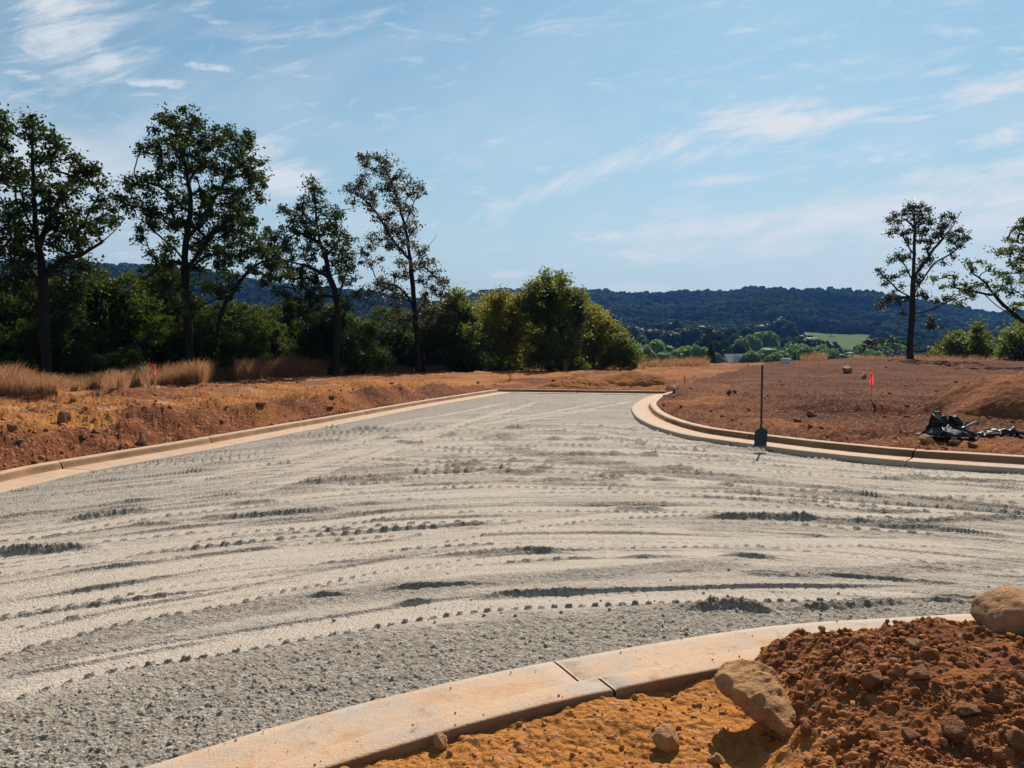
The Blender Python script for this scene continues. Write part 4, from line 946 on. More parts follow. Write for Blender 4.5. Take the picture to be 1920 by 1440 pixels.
for a in [(1169, 604, 66, 470, 'dark', 'dark bluish tree beyond the right edge of the golden bushes'), (1228, 615, 62, 480, 'dark', 'dark bluish tree under the two power poles'),
          (1284, 612, 44, 500, 'dark', 'dark bluish tree right of the power poles'), (1134, 610, 50, 500, 'dark', 'dark bluish tree half behind the golden bushes'),
          (1334, 620, 44, 330, 'dark', 'tall dark round tree left of the small grey roofed house'), (1352, 636, 30, 320, 'dark', 'small dark tree between the tall round tree and the house'),
          (1384, 624, 34, 420, 'dark', 'dark tree high behind the small grey roofed house'), (1381, 640, 34, 310, 'dark', 'round dark bush like tree directly behind the house roof'),
          (1437, 627, 48, 360, 'light', 'mid green tree behind the top of the shovel handle'), (1408, 633, 28, 340, 'light', 'pale green tree between the house and the shovel handle'),
          (1469, 633, 32, 400, 'dark', 'dark tree just right of the shovel handle top'), (1516, 625, 62, 340, 'dark', 'broad dark green tree left of the pale field'),
          (1569, 652, 44, 330, 'dark', 'dark low tree in front of the pale field'), (1597, 656, 40, 320, 'dark', 'dark low tree under the right half of the pale field'),
          (1226, 643, 46, 210, 'light', 'pale green tree right of the white gable'), (1252, 640, 36, 220, 'light', 'pale green tree squeezed between two paler trees above the dry grass'),
          (1287, 641, 62, 205, 'light', 'broad bright green tree above the dry grass on the crest'), (1331, 650, 20, 120, 'dark', 'narrow dark cypress like tree on the crest'),
          (1437, 645, 56, 240, 'light', 'green tree directly behind the shovel handle'), (1409, 652, 34, 230, 'light', 'low pale tree right of the house'), (1492, 650, 46, 250, 'light', 'pale green tree above the utility cabinet'),
          (1535, 652, 44, 240, 'light', 'low pale green tree over the crest left of the largest far boulder'), (1631, 648, 62, 280, 'light', 'pale green tree at the tip of the lowest pine bough'),
          (1672, 644, 56, 290, 'light', 'pale tree seen left of the pine trunk'), (1190, 652, 32, 115, 'light', 'dull green shrub like tree at the right foot of the golden bushes'),
          (1735, 646, 60, 300, 'dark', 'dark tree just right of the pine trunk'), (1790, 652, 60, 300, 'dark', 'dark tree behind the leafy shrubs right of the pine'),
          (1460, 600, 34, 620, 'dark', 'bluish tree on the spur above the valley trees'), (1428, 607, 34, 620, 'dark', 'leftmost bluish tree on the wooded spur'), (1482, 609, 30, 600, 'dark', 'rightmost bluish tree on the wooded spur'),
          (1311, 637, 34, 330, 'dark', 'dark tree filling the gap left of the narrow cypress like tree'), (1360, 650, 26, 260, 'dark', 'low dark tree at the left side of the grey roofed house'),
          (1420, 638, 36, 380, 'dark', 'dark tree between the pale trees left of the shovel handle'), (1500, 640, 40, 350, 'light', 'mid green tree between the dark tree and the broad tree'), (1549, 659, 40, 230, 'light', 'pale green bush like tree at the right of the crest grass'),
          (1603, 661, 40, 250, 'light', 'low pale tree under the tip of the pale field'), (1215, 655, 26, 150, 'light', 'small pale tree just right of the pale gabled building'), (1650, 655, 40, 260, 'dark', 'low dark tree left of the pine trunk'), (1700, 655, 44, 280, 'dark', 'low dark tree directly behind the pine trunk'), (1765, 655, 44, 290, 'dark', 'low dark tree right of the pine by the leafy shrub'), (1860, 655, 60, 300, 'dark', 'low dark tree behind the pointed sapling'),
          (1240, 652, 40, 180, 'light', 'low pale green tree directly above the left end of the crest grass'), (1312, 652, 34, 200, 'light', 'low green tree just left of the narrow cypress like tree'), (1455, 655, 36, 220, 'light', 'low pale tree behind the utility cabinet'),
          (1515, 655, 36, 230, 'light', 'low pale tree over the crest left of the dark low tree'), (1393, 640, 30, 330, 'light', 'mid green tree just right of the house roof'), (1575, 658, 34, 240, 'light', 'low pale tree under the middle of the pale field'), (1640, 660, 40, 230, 'light', 'low pale tree below the longest pine bough'), (1345, 655, 24, 200, 'light', 'tiny pale tree left of the grey roofed house'),
          (1262, 606, 34, 560, 'dark', 'bluish tree at the foot of the power poles'), (1200, 612, 30, 560, 'dark', 'bluish tree beside the small upper green field'), (1312, 606, 34, 560, 'dark', 'bluish tree uphill of the tall dark round tree'), (1360, 612, 36, 560, 'dark', 'bluish tree uphill of the grey roofed house'), (1400, 615, 34, 540, 'dark', 'bluish tree left of the wooded spur'),
          (1557, 613, 12, 690, 'dark', 'lone tree standing at the top of the pale field')]:
    valley_tree(*a)

def grow(polys, attrs_, seg=.32, up=1.1, seed=0, maxn=16000):
    """polys: list of polylines (first = trunk, others start near an existing node)"""
    r = np.random.default_rng(seed); N = np.zeros((maxn, 3)); par = np.full(maxn, -1, int); n = 0; forced = np.zeros(maxn)
    for pi, pl in enumerate(polys):
        pl = catmull([np.array(p) for p in pl], seg)
        if pi == 0: prev = -1
        else: prev = int(np.argmin(np.linalg.norm(N[:n] - pl[0], axis=1)))
        for q in pl[(0 if pi == 0 else 1):]:
            N[n] = q + r.normal(0, .012, 3) * (n > 0); par[n] = prev; prev = n; n += 1
    n0 = n; A = np.array(attrs_)
    d0 = np.min(np.linalg.norm(A[:, None, :] - N[None, :n0:2], axis=2), 1); A = A[np.argsort(d0)]
    tips = []
    for a in A:
        d = np.linalg.norm(N[:n] - a, axis=1) + up * np.clip(N[:n, 2] - a[2] + .1, 0, None)
        d[:3] += 3; i = int(np.argmin(d)); p0 = N[i]; L = np.linalg.norm(a - p0); k = max(1, int(round(L / seg)))
        if n + k >= maxn: break
        pd = (p0 - N[par[i]]) if par[i] >= 0 else np.array([0, 0, 1.]); pd = pd / (np.linalg.norm(pd) + 1e-9)
        ctrl = p0 + pd * L * .35 + np.array([0, 0, .06 * L]) * .5 + r.normal(0, .05 * L, 3); ctrl = .5 * ctrl + .5 * (p0 + a) / 2
        prev = i
        for j in range(1, k + 1):
            t = j / k; q = (1 - t) ** 2 * p0 + 2 * t * (1 - t) * ctrl + t * t * a
            N[n] = q + (r.normal(0, .02, 3) if j < k else 0); par[n] = prev; prev = n; n += 1
        tips.append(prev)
    return N[:n], par[:n], np.array(tips)
def skeleton_mesh(name, N, par, rb, mat, parent, rmin=.008, expo=.46, taper_poly=None):
    n = len(N); cnt = np.zeros(n); ch = [[] for _ in range(n)]
    for i in range(n - 1, 0, -1):
        if par[i] >= 0: ch[par[i]].append(i)
    for i in range(n - 1, -1, -1):
        if not ch[i]: cnt[i] = 1
        if par[i] >= 0: cnt[par[i]] += cnt[i]
    rad = np.maximum(rb * (cnt / cnt[0]) ** expo, rmin); rad[0] *= 1.45
    if n > 2: rad[1] *= 1.2
    V_, Q, T = [], [], []; base = 0; stack = [0]
    while stack:
        i = stack.pop(); chain = [] if par[i] < 0 else [par[i]]; chain.append(i)
        while ch[chain[-1]]:
            c = sorted(ch[chain[-1]], key=lambda q: -cnt[q]); stack.extend(c[1:]); chain.append(c[0])
        if len(chain) < 2: continue
        c = np.array(chain); P = N[c]; R_ = rad[c].copy()
        if par[i] >= 0: R_[0] = min(R_[0], R_[1] * 1.25)
        sides = 9 if R_.max() > .07 else (5 if R_.max() > .022 else 3)
        tg = np.gradient(P, axis=0); tg /= np.linalg.norm(tg, axis=1)[:, None] + 1e-9
        ref = np.array([.3, 1, .15]); a_ = np.cross(tg, ref); a_ /= np.linalg.norm(a_, axis=1)[:, None] + 1e-9; b_ = np.cross(tg, a_)
        th = np.linspace(0, 2 * math.pi, sides, endpoint=False)
        ring = P[:, None, :] + R_[:, None, None] * (np.cos(th)[None, :, None] * a_[:, None, :] + np.sin(th)[None, :, None] * b_[:, None, :])
        m = len(c); V_.append(ring.reshape(-1, 3)); k = np.arange(sides); k2 = (k + 1) % sides
        ii = (np.arange(m - 1) * sides)[:, None]; Q.append(np.stack([base + ii + k, base + ii + k2, base + ii + sides + k2, base + ii + sides + k], -1).reshape(-1, 4)); base += m * sides
    return obj(name, mesh_np(name, np.vstack(V_), np.vstack(Q), mat), parent)
def leaves_at(tips, N, r, per, spread, size, tint_c=.45, droop=.0):
    k = np.repeat(np.arange(len(tips)), per); C = N[tips][k]; sv = (spread * r.uniform(.55, 1.35, len(tips)))[k][:, None]; P = C + r.normal(0, 1, (len(k), 3)) * np.array([1, 1, .75]) * sv - np.array([0, 0, droop])
    ct = np.clip(r.normal(tint_c, .16, len(tips)), 0, 1)[k]; t = np.clip(ct + r.normal(0, .2, len(k)), 0, 1)
    return leaf_quads(P, size * r.uniform(.65, 1.25, len(k)), r, np.array([0, 0, .45])[None] + 0 * P, t)
def place_root(name, base, label, cat, group=None):
    root = empty(name, base); tag(root, label, cat, group); return root
def hero(name, label, D, trunk, limbs, clumps, rb, leafmat, barkmat, seed, depth=1.6, att=1.0, per=44, lsize=.074, spread=.15, cat='tree', tint_c=.42, up=1.1, bare=(), seg=.32, extra_r=1.12):
    r = np.random.default_rng(seed); conv = lambda l, dd=0: [at_y(a, b_, D + dd) for a, b_ in l]
    tp_ = conv(trunk); tp_[0][2] = min(tp_[0][2], ground_at(tp_[0][0], D)) - .25
    polys = [tp_]
    for i, l in enumerate(limbs):
        e = r.uniform(-.7, .7) * depth; q = [at_y(a, b_, D + e * (j / max(1, len(l) - 1))) for j, (a, b_) in enumerate(l)]; polys.append(q)
    A = []
    for (a, b_, cr) in clumps:
        m_ = cr * D / F * extra_r; k = max(1, int(att * (2 + 26 * m_ * m_))); off = r.uniform(-1, 1) * depth
        for _ in range(k):
            v_ = r.normal(size=3); v_ /= np.linalg.norm(v_); v_ *= m_ * (r.uniform(.2, .95) if r.random() < .78 else r.uniform(.95, 1.7)); c = at_y(a, b_, D + off + v_[1] * 1.3); c[0] += v_[0]; c[2] += v_[2]; A.append(c)
    N, par, tips = grow(polys, A, seg, up, seed)
    bare_att = []
    root = place_root(name, (tp_[0][0], D, tp_[0][2] + .25), label, cat); off = np.array([tp_[0][0], D, tp_[0][2] + .25]); N = N - off
    skeleton_mesh('trunk', N, par, rb, barkmat, root)
    V_, Fq, t = leaves_at(tips, N, r, per, spread, lsize, tint_c)
    obj('crown', mesh_np('crown', V_, Fq, leafmat, {'tint': t}, smooth=False), root)
    if bare:
        pass
    return root
def cl(s, k=1.0): return [tuple(float(v) * (k if i == 2 else 1) for i, v in enumerate(t.split(','))) for t in s.split()]
T1 = cl('58,223,14 54,240,14 87,253,13 65,262,16 108,275,15 73,290,22 100,297,16 138,299,14 152,315,18 176,323,16 187,342,8 163,340,16 141,332,14 135,359,18 116,370,10 81,337,12 79,356,20 89,375,20 95,397,22 116,410,20 141,405,16 100,424,20 130,432,18 163,429,14 146,453,18 108,459,20 173,391,10 184,375,10 190,405,16 206,394,12 217,416,12 187,432,14 46,332,16 30,342,16 51,364,12 35,402,14 54,386,12 49,437,18 32,462,22 54,467,18 27,424,18 120,480,18 60,490,18 110,505,14 150,500,12 40,515,18')
hero('oak_tree', 'tall dark oak with forked trunk standing left of the pink ribbon stake', 27.5, [(88, 722), (84, 620), (82, 545), (76, 490), (68, 440), (64, 390), (62, 330), (60, 262)],
     [[(68, 440), (48, 400), (36, 350), (20, 310), (5, 270)], [(82, 520), (110, 492), (150, 478), (190, 455), (218, 430)], [(82, 540), (55, 505), (30, 485)], [(72, 460), (100, 400), (125, 350), (150, 320)]], T1, .17, OAK, BARK, 801, depth=1.5, att=1.05)
T0L = cl('-10,225,20 6,222,15 12,240,13 3,256,12 -25,250,24 14,286,18 27,300,14 8,305,18 -20,290,26 -45,320,28 10,325,12 16,342,12 -25,350,28 8,380,16 -15,400,26 10,410,20 -50,380,30 16,440,20 -20,450,28 8,472,22 -30,500,30 20,505,20 -60,440,30 5,540,24 -30,560,28 30,535,18')
hero('oak_tree', 'dark oak cut off by the left edge of the view', 26, [(-42, 745), (-38, 600), (-30, 500), (-28, 400), (-20, 300), (-10, 240)], [[(-30, 500), (0, 470), (20, 450)], [(-28, 400), (0, 340), (14, 300)]], T0L, .16, OAK, BARK, 802, depth=1.5, att=.85)
T2 = cl('347,210,7 317,223,14 301,223,10 333,234,20 360,234,18 376,231,10 290,241,7 352,259,24 379,259,18 398,248,9 325,264,18 292,272,14 265,277,8 271,288,8 303,291,20 344,288,24 374,286,20 390,275,10 425,248,14 414,267,14 439,259,18 460,264,15 466,277,8 447,283,18 420,288,16 439,305,20 460,310,18 487,305,11 482,326,16 493,342,10 466,337,18 433,332,22 401,315,18 379,315,18 349,315,22 320,315,14 298,315,12 298,332,14 320,342,14 284,353,16 257,342,14 238,342,10 271,332,10 244,361,14 214,367,8 230,378,12 252,380,14 263,394,12 287,386,16 298,405,16 271,410,14 317,391,18 347,380,20 374,364,22 401,353,20 433,364,20 460,364,20 485,367,12 455,391,20 422,391,18 390,391,20 366,413,22 339,418,18 314,418,14 287,424,12 265,432,10 263,448,6 406,418,22 439,416,22 471,413,20 496,432,10 460,440,22 428,443,20 393,445,20 366,445,16 325,448,14 311,467,14 379,475,18 406,470,18 447,467,20 482,467,18 279,478,8 295,489,16 320,491,16 370,500,18 410,495,16 430,480,16 300,505,16 285,520,16 310,530,18 335,515,16 400,520,16 425,505,14 300,550,16 330,555,14 385,540,16 410,545,14 370,570,14 340,580,14')
hero('oak_tree', 'largest round crowned oak in the left tree line', 35, [(356, 675), (353, 600), (349, 540), (347, 480), (352, 430), (358, 380), (352, 330), (340, 285), (330, 245)],
     [[(350, 450), (380, 410), (405, 370), (430, 320), (442, 280)], [(347, 490), (322, 462), (296, 440), (272, 412)], [(347, 505), (370, 480), (390, 450), (420, 420), (455, 400)], [(352, 400), (325, 370), (300, 350), (270, 340)], [(350, 345), (375, 310), (392, 280)]], T2, .20, OAK, BARK, 803, depth=2.0, att=1.15)
T2b = cl('501,486,14 520,478,16 489,471,14 511,500,14 475,500,14 455,520,12 440,540,14 420,556,12 530,500,14 505,520,14 545,515,12')
hero('oak_tree', 'slender oak leaning right between the round crowned oak and the next tree', 36.5, [(400, 678), (410, 610), (424, 566), (444, 536), (467, 508), (492, 490)], [[(467, 508), (485, 494), (505, 486), (525, 482)]], T2b, .09, OAK, BARK, 804, depth=1.0)
T3 = cl('584,352,14 599,358,10 587,370,12 569,376,8 562,391,10 526,394,9 541,397,12 553,413,14 581,413,18 605,397,16 627,400,14 633,410,8 611,422,20 581,434,20 550,431,20 526,440,16 511,446,12 541,462,20 507,468,16 575,462,20 602,456,18 630,437,20 651,449,14 642,468,16 621,468,14 651,486,14 660,504,12 633,498,16 578,495,20 547,495,20 517,492,20 498,523,16 529,520,20 566,523,20 590,526,16 660,532,10 645,523,12 608,504,14 541,550,18 581,550,20 669,550,12 610,545,14 560,570,14 590,560,14 640,560,14 600,580,14 650,575,12 625,590,12 570,590,14')
hero('oak_tree', 'medium oak with a dead stub on its right, third tall tree from the left', 42, [(628, 678), (632, 620), (631, 560), (618, 520), (611, 480), (600, 456), (595, 425), (592, 395), (587, 358)],
     [[(632, 575), (640, 540), (650, 512), (668, 486)], [(611, 480), (632, 455), (640, 425)], [(600, 456), (570, 440), (540, 425)], [(618, 520), (580, 500), (540, 490), (505, 480)]], T3, .19, OAK, BARK, 805, depth=1.7)
T4 = cl('676,294,9 691,297,10 709,297,12 727,303,12 685,309,9 706,315,12 724,324,15 740,336,15 749,327,8 682,333,8 676,346,12 654,349,8 663,364,14 688,361,16 700,373,14 663,382,8 688,382,10 694,391,9 724,352,16 743,361,16 764,342,10 779,349,12 789,355,8 767,364,12 749,379,15 740,397,12 761,388,10 773,394,8 724,416,14 712,410,8 740,425,16 761,431,16 779,419,10 776,434,8 724,440,12 700,446,12 694,462,10 679,474,9 682,489,8 694,495,8 712,486,7 734,462,15 755,456,14 773,462,12 792,474,12 804,492,12 786,498,14 749,492,12 761,520,12 743,517,10 810,514,12 789,529,12 825,526,10 834,532,8 816,538,12 706,529,12 724,532,14 712,544,14 740,541,14 755,553,12 801,553,14 831,550,12 844,556,8 691,553,12 800,580,14 740,575,12 770,590,12 795,600,14 750,600,12 815,590,12 780,615,12')
hero('oak_tree', 'thin tall oak leaning left with sparse brownish leaves', 49, [(784, 680), (781, 620), (778, 578), (771, 510), (765, 456), (756, 413), (744, 370), (734, 342), (716, 308), (694, 293)],
     [[(768, 490), (754, 470), (737, 452), (715, 413), (697, 388), (669, 364)], [(760, 420), (768, 400), (777, 376), (788, 356)], [(778, 575), (750, 540), (720, 530)], [(771, 510), (795, 500), (815, 520)], [(778, 480), (800, 466), (818, 442)]], T4, .18, OAKB, BARK, 806, depth=1.4, att=1.3, per=26, lsize=.075)
TP = cl('1711,391,9 1725,388,9 1739,393,7 1702,388,7 1695,400,7 1678,405,6 1671,414,8 1683,417,6 1711,405,9 1725,405,9 1737,412,9 1723,419,9 1746,417,6 1680,431,6 1669,438,5 1692,440,6 1704,436,7 1702,450,6 1725,436,8 1735,431,6 1768,407,5 1784,405,6 1789,412,5 1772,421,7 1761,428,6 1754,440,9 1768,440,9 1784,438,9 1801,431,5 1808,445,7 1815,447,4 1796,450,8 1782,452,7 1801,459,5 1744,452,8 1739,464,6 1725,452,6 1782,469,5 1787,483,4 1772,492,4 1683,478,7 1692,483,7 1702,480,5 1671,490,5 1697,509,5 1744,487,8 1732,495,8 1725,502,5 1725,516,7 1721,528,6 1647,509,4 1657,516,5 1669,521,6 1678,518,4 1659,530,5 1690,537,4 1673,549,5 1666,561,7 1652,572,8 1683,563,8 1697,561,5 1725,551,6 1735,558,7 1756,563,6 1772,558,8 1787,561,6 1746,601,7 1742,610,7 1751,615,5 1692,587,4 1626,639,7 1638,641,6 1654,641,5 1671,636,5 1621,650,5')
hero('pine_tree', 'tall sparse pine standing alone on the crest at the right', 58, [(1706, 668), (1707, 630), (1710, 596), (1711, 549), (1713, 502), (1715, 454), (1715, 419), (1714, 392)],
     [[(1710, 555), (1728, 528), (1752, 494), (1780, 478), (1803, 460)], [(1712, 520), (1735, 490), (1752, 466), (1768, 448), (1790, 420)], [(1711, 556), (1690, 548), (1668, 528), (1648, 508)], [(1712, 530), (1698, 500), (1685, 480)], [(1714, 480), (1704, 462), (1690, 440), (1672, 436)], [(1709, 590), (1728, 585), (1752, 578), (1790, 560)], [(1710, 610), (1724, 592), (1745, 596), (1752, 612)], [(1706, 652), (1690, 642), (1665, 640), (1640, 642)], [(1640, 642), (1628, 655), (1618, 668)], [(1714, 430), (1700, 412), (1680, 405)], [(1710, 560), (1690, 556), (1670, 562)]], TP, .225, PINE, PBARK, 807, depth=1.5, att=2.4, per=15, lsize=.085, spread=.15, up=.6, seg=.4, extra_r=1.1)
TR = cl('1822,504,9 1815,492,6 1839,492,5 1855,502,5 1775,518,5 1789,518,4 1749,523,6 1768,539,5 1808,535,8 1791,537,6 1820,544,8 1805,549,7 1824,556,6 1831,535,6 1850,532,7 1867,544,8 1886,539,9 1898,553,8 1876,473,11 1900,473,10 1914,478,11 1902,445,12 1914,428,13 1919,414,9 1900,497,10 1874,513,10 1890,525,10 1909,506,10 1907,570,8 1801,570,6 1930,450,16 1945,430,18 1960,470,20 1935,490,16 1950,520,20 1980,440,22 1990,490,24 2000,530,24 1925,530,14 1935,560,16 1970,570,20 1900,580,8 2020,560,24')
hero('hickory_tree', 'broadleaf tree reaching in from the right edge with long bare slanting limbs', 47, [(1985, 675), (1978, 650), (1960, 625), (1925, 606), (1890, 580), (1864, 552), (1845, 528), (1826, 514)],
     [[(1925, 606), (1893, 590), (1866, 570), (1843, 550)], [(1965, 630), (1960, 580), (1945, 520), (1935, 450)], [(1980, 655), (1990, 580), (1985, 500)], [(1868, 556), (1845, 550), (1820, 546), (1790, 540)]], TR, .22, GRN, BARK, 808, depth=1.4, att=1.3, per=22, lsize=.085, up=.5)

# generic bushes and understory trees
def bush_variant(name, seed, h_, w_, dens=1.0, mat=GRN, trunk=True, lsize=.075, low=.06, cluster=.22, nstem=3, per=26, tc=.42):
    """leafy mass from near the ground up; returns Empty > trunk, crown"""
    r = np.random.default_rng(seed); A = []
    lob = []
    for _ in range(15):
        zz = r.uniform(.15, .95); rr_ = (1 - .55 * zz) * w_ / 2 * r.uniform(.2, 1.0); a_ = r.uniform(0, 6.28)
        lob.append((rr_ * math.cos(a_), rr_ * math.sin(a_), zz * h_ * .93, r.uniform(.10, .20) * min(w_, h_) * (1.25 - .5 * zz)))
    for (cx, cy, cz, cr) in lob:
        for _ in range(int(dens * 22 * cr * cr + 5)):
            v_ = r.normal(size=3); v_ /= np.linalg.norm(v_); v_ *= cr * r.uniform(.45, 1.0) ** .6; A.append((cx + v_[0], cy + v_[1], max(low * h_ + r.uniform(0, .3), cz + v_[2])))
    for _ in range(int(dens * w_ * h_ * 1.5)):
        a = r.uniform(0, 6.28); q = w_ / 2 * math.sqrt(r.random()) * .9; A.append((q * math.cos(a), q * math.sin(a), r.uniform(low, .6) * h_))
    polys = [[(0, 0, -.3), (.05 * w_ * r.uniform(-1, 1), 0, .3 * h_), (.1 * w_ * r.uniform(-1, 1), .05, .55 * h_), (.1 * w_ * r.uniform(-1, 1), 0, .8 * h_)]]
    for k in range(nstem): polys.append([(0, 0, .1 * h_), (w_ * .12 * r.uniform(-1, 1), w_ * .1 * r.uniform(-1, 1), .3 * h_), (w_ * .3 * r.uniform(-1, 1), w_ * .3 * r.uniform(-1, 1), .6 * h_)])
    N, par, tips = grow(polys, A, .4, .8, seed)
    root = empty(name, (0, 0, -500)); skeleton_mesh('trunk', N, par, .035 + .016 * h_, BARK, root, rmin=.007)
    V_, Fq, t = leaves_at(tips, N, r, per, cluster, lsize, tc); obj('crown', mesh_np('crown', V_, Fq, mat, {'tint': t}, smooth=False), root); return root
VAR = {}
for k, (hh_, ww_, mt_) in enumerate([(5.4, 4.6, OAK), (5.4, 5.2, GRN), (6.0, 3.8, OAK), (5.0, 5.0, GRN), (5.8, 4.2, GRN), (5.2, 4.8, OAK)]): VAR['g%d' % k] = (bush_variant('understory_tree', 900 + k, hh_, ww_, 1.35, mt_, lsize=.085, cluster=.19, per=32, tc=.33), hh_)
for k in range(2): VAR['s%d' % k] = (bush_variant('leafy_shrub', 920 + k, 2.4, 2.8, 2.4, GRN, lsize=.065, cluster=.2, per=26), 2.4)
usedv = set()
def put(var, px, ytop, D, label, group=None, cat='tree', ws=1.0, name=None):
    v, h0 = VAR[var]; o = v if var not in usedv else copy_tree(v); usedv.add(var)
    x_ = px_u(px) * D; gz = ground_at(x_, D); top = H + (655 - ytop) / F * D; s = max(.15, (top - gz) / (h0 * .87))
    o.location = (x_, D, gz); o.scale = (s * ws, s * ws, s); o.rotation_euler = (0, 0, random.uniform(0, 6.28)); tag(o, label, cat, group); return o
Dl = lambda px: float(np.interp(px, [-300, 0, 290, 450, 650, 800, 960, 1200], [23, 25, 30.5, 37, 46, 55, 61, 65]))
GU = 'understory trees behind the tall oaks'
for i, (px, yt, ws) in enumerate([(-150, 480, 1.1), (-95, 500, 1.1), (-50, 520, 1.1), (0, 555, 1), (40, 560, 1), (75, 560, 1), (112, 502, .9), (150, 500, .9), (188, 488, .85), (230, 535, .9), (272, 560, 1), (305, 520, .9), (345, 545, 1), (385, 550, 1), (425, 575, 1), (465, 585, 1), (505, 590, 1), (545, 572, 1), (590, 570, 1), (640, 562, 1), (683, 596, 1), (722, 590, 1), (756, 590, 1), (800, 575, .9)]):
    put('g%d' % (i % 6), px, yt, Dl(px) + 7 + (i % 3) * 1.3, 'dark green understory tree in the thicket behind the tall oaks', GU, ws=ws)
for i, px in enumerate(range(-120, 830, 37)):
    put('g%d' % ((i * 5 + 2) % 6), px, 620 + (i * 37 % 29) - 10, Dl(px) + 5.5 + (i % 2), 'low bushy tree filling the foot of the left thicket', 'low bushy trees along the left thicket', ws=1.2, cat='tree')
for i, (px, yt) in enumerate([(150, 682), (175, 672), (210, 668), (245, 662), (430, 640), (470, 655), (560, 650), (700, 655), (740, 650), (690, 672), (820, 655), (850, 668)]):
    put('s%d' % (i % 2), px, yt, Dl(px) + 2.6, 'bright green leafy shrub at the edge of the dry grass', 'leafy shrubs at the edge of the dry grass', cat='shrub')
for i, (px, yt, D_) in enumerate([(20, 600, 29), (70, 610, 29.8), (120, 600, 30.5), (330, 605, 36.3), (372, 600, 36.6), (410, 612, 38), (452, 610, 40), (600, 600, 43.5), (640, 602, 43.8), (575, 612, 43), (680, 615, 46), (755, 600, 50.5), (795, 598, 50.8), (725, 612, 50), (826, 600, 53), (520, 612, 43)]):
    put('g%d' % ((i * 5 + 1) % 6), px, yt, D_, 'dark leafy undergrowth tree around the trunks of the tall oaks', 'undergrowth around the tall oak trunks', ws=1.15)
# right of the left tree line
def clump_tree(name, label, D, trunk, limbs, s, mat, seed, **k): k.setdefault('extra_r', 1.15); return hero(name, label, D, trunk, limbs, cl(s), k.pop('rb', .12), MIDG if mat is GRN else mat, BARK, seed, **k)
clump_tree('sapling_tree', 'upright green tree right of the thin leaning oak', 52, [(846, 690), (849, 640), (852, 600), (856, 560)], [], '856,549,8 862,556,10 850,560,12 868,570,14 842,575,14 858,580,16 878,585,14 835,592,14 850,600,18 872,605,18 888,600,10 838,615,18 860,625,20 880,630,16 845,640,20 868,650,20 830,640,16 850,668,20 875,672,18 830,670,18', GRN, 811, depth=1.6, att=1.8, per=30, lsize=.095, spread=.24)
clump_tree('hickory_tree', 'dark green tree with curved leaning trunk in the middle of the view', 54, [(1062, 692), (1056, 650), (1048, 612), (1032, 590), (1015, 584)], [[(1048, 612), (1045, 580), (1040, 550)], [(1050, 620), (1070, 590), (1075, 560)]],
    '1020,523,9 1022,535,12 1004,538,10 1000,547,10 1049,520,7 1055,530,9 1050,545,12 1030,550,18 1010,558,18 995,562,14 1065,548,10 1080,556,12 1090,553,6 1060,562,18 1040,568,18 1085,568,12 1020,575,18 1000,578,16 985,570,10 1070,582,18 1050,590,18 1030,598,18 1010,595,16 1090,590,14 1080,605,18 1060,612,16', GRN, 812, depth=2.2, att=2.4, per=32, lsize=.095, spread=.24, rb=.13)
clump_tree('yellowing_tree', 'broad yellow green tree left of the curved trunk in the middle', 57, [(945, 692), (942, 640), (938, 600)], [[(942, 650), (965, 620), (975, 590)], [(942, 650), (915, 625), (908, 600)]],
    '940,562,12 925,570,14 955,568,14 975,562,10 910,580,16 940,583,20 965,582,18 985,582,12 905,600,20 930,605,22 960,605,22 985,600,18 900,622,18 925,630,22 955,632,22 985,628,20 895,650,20 920,655,24 950,660,24 985,655,22 900,675,20 930,680,20 965,680,20 1000,675,20', YEL, 813, depth=2.6, att=2.2, per=30, lsize=.095, spread=.26)
clump_tree('russet_tree', 'small reddish brown topped tree at the left of the yellow green tree', 60, [(905, 690), (902, 640), (903, 600)], [], '903,585,8 900,597,10 912,590,8 895,608,10 905,612,14', m_leaf('russet_leaf', (.05, .025, .012), (.11, .05, .02), (.2, .1, .03), .35, .2), 814, depth=1.0, att=1.6, per=26, lsize=.09, spread=.2)
clump_tree('golden_tree', 'golden brown bushy tree right of the curved trunk', 58, [(1110, 694), (1112, 650), (1108, 610)], [[(1112, 660), (1135, 640)], [(1112, 660), (1085, 640)]],
    '1098,574,8 1108,580,12 1095,590,14 1118,590,14 1130,592,8 1100,608,18 1125,608,16 1140,605,8 1085,622,16 1110,630,20 1135,628,16 1148,622,8 1080,645,20 1105,652,22 1130,650,20 1150,645,12 1085,672,20 1115,676,20 1140,672,18', YEL, 815, depth=2.2, att=2.2, per=30, lsize=.095, spread=.26, tint_c=.35)
clump_tree('leafy_shrub', 'low green shrub at the right end of the middle thicket', 55, [(1170, 694), (1168, 660)], [], '1165,630,8 1172,640,10 1160,645,12 1178,655,12 1165,662,14 1185,672,12 1172,678,14 1150,672,14 1190,684,8 1196,676,9 1182,645,8 1160,622,8', GRN, 816, depth=1.2, att=2.2, per=30, lsize=.085, spread=.22, rb=.06, tint_c=.6)
clump_tree('leafy_shrub', 'dark green undergrowth shrub at the foot of the curved trunk', 53, [(1030, 694), (1030, 660)], [], '1010,640,16 1035,640,18 1060,645,18 1020,662,18 1045,665,18 1070,668,16 1000,675,16 1030,682,14 1060,684,14 1085,684,12', GRN, 817, depth=1.2, att=2.2, per=30, lsize=.09, spread=.25, rb=.08)
clump_tree('leafy_shrub', 'shadowed shrub below the yellow green tree', 52, [(900, 694), (900, 665)], [], '880,655,16 900,650,14 880,678,16 905,675,16 930,685,14 860,685,14 955,688,10', GRN, 818, depth=1.2, att=2.2, per=30, lsize=.09, spread=.25, rb=.08)
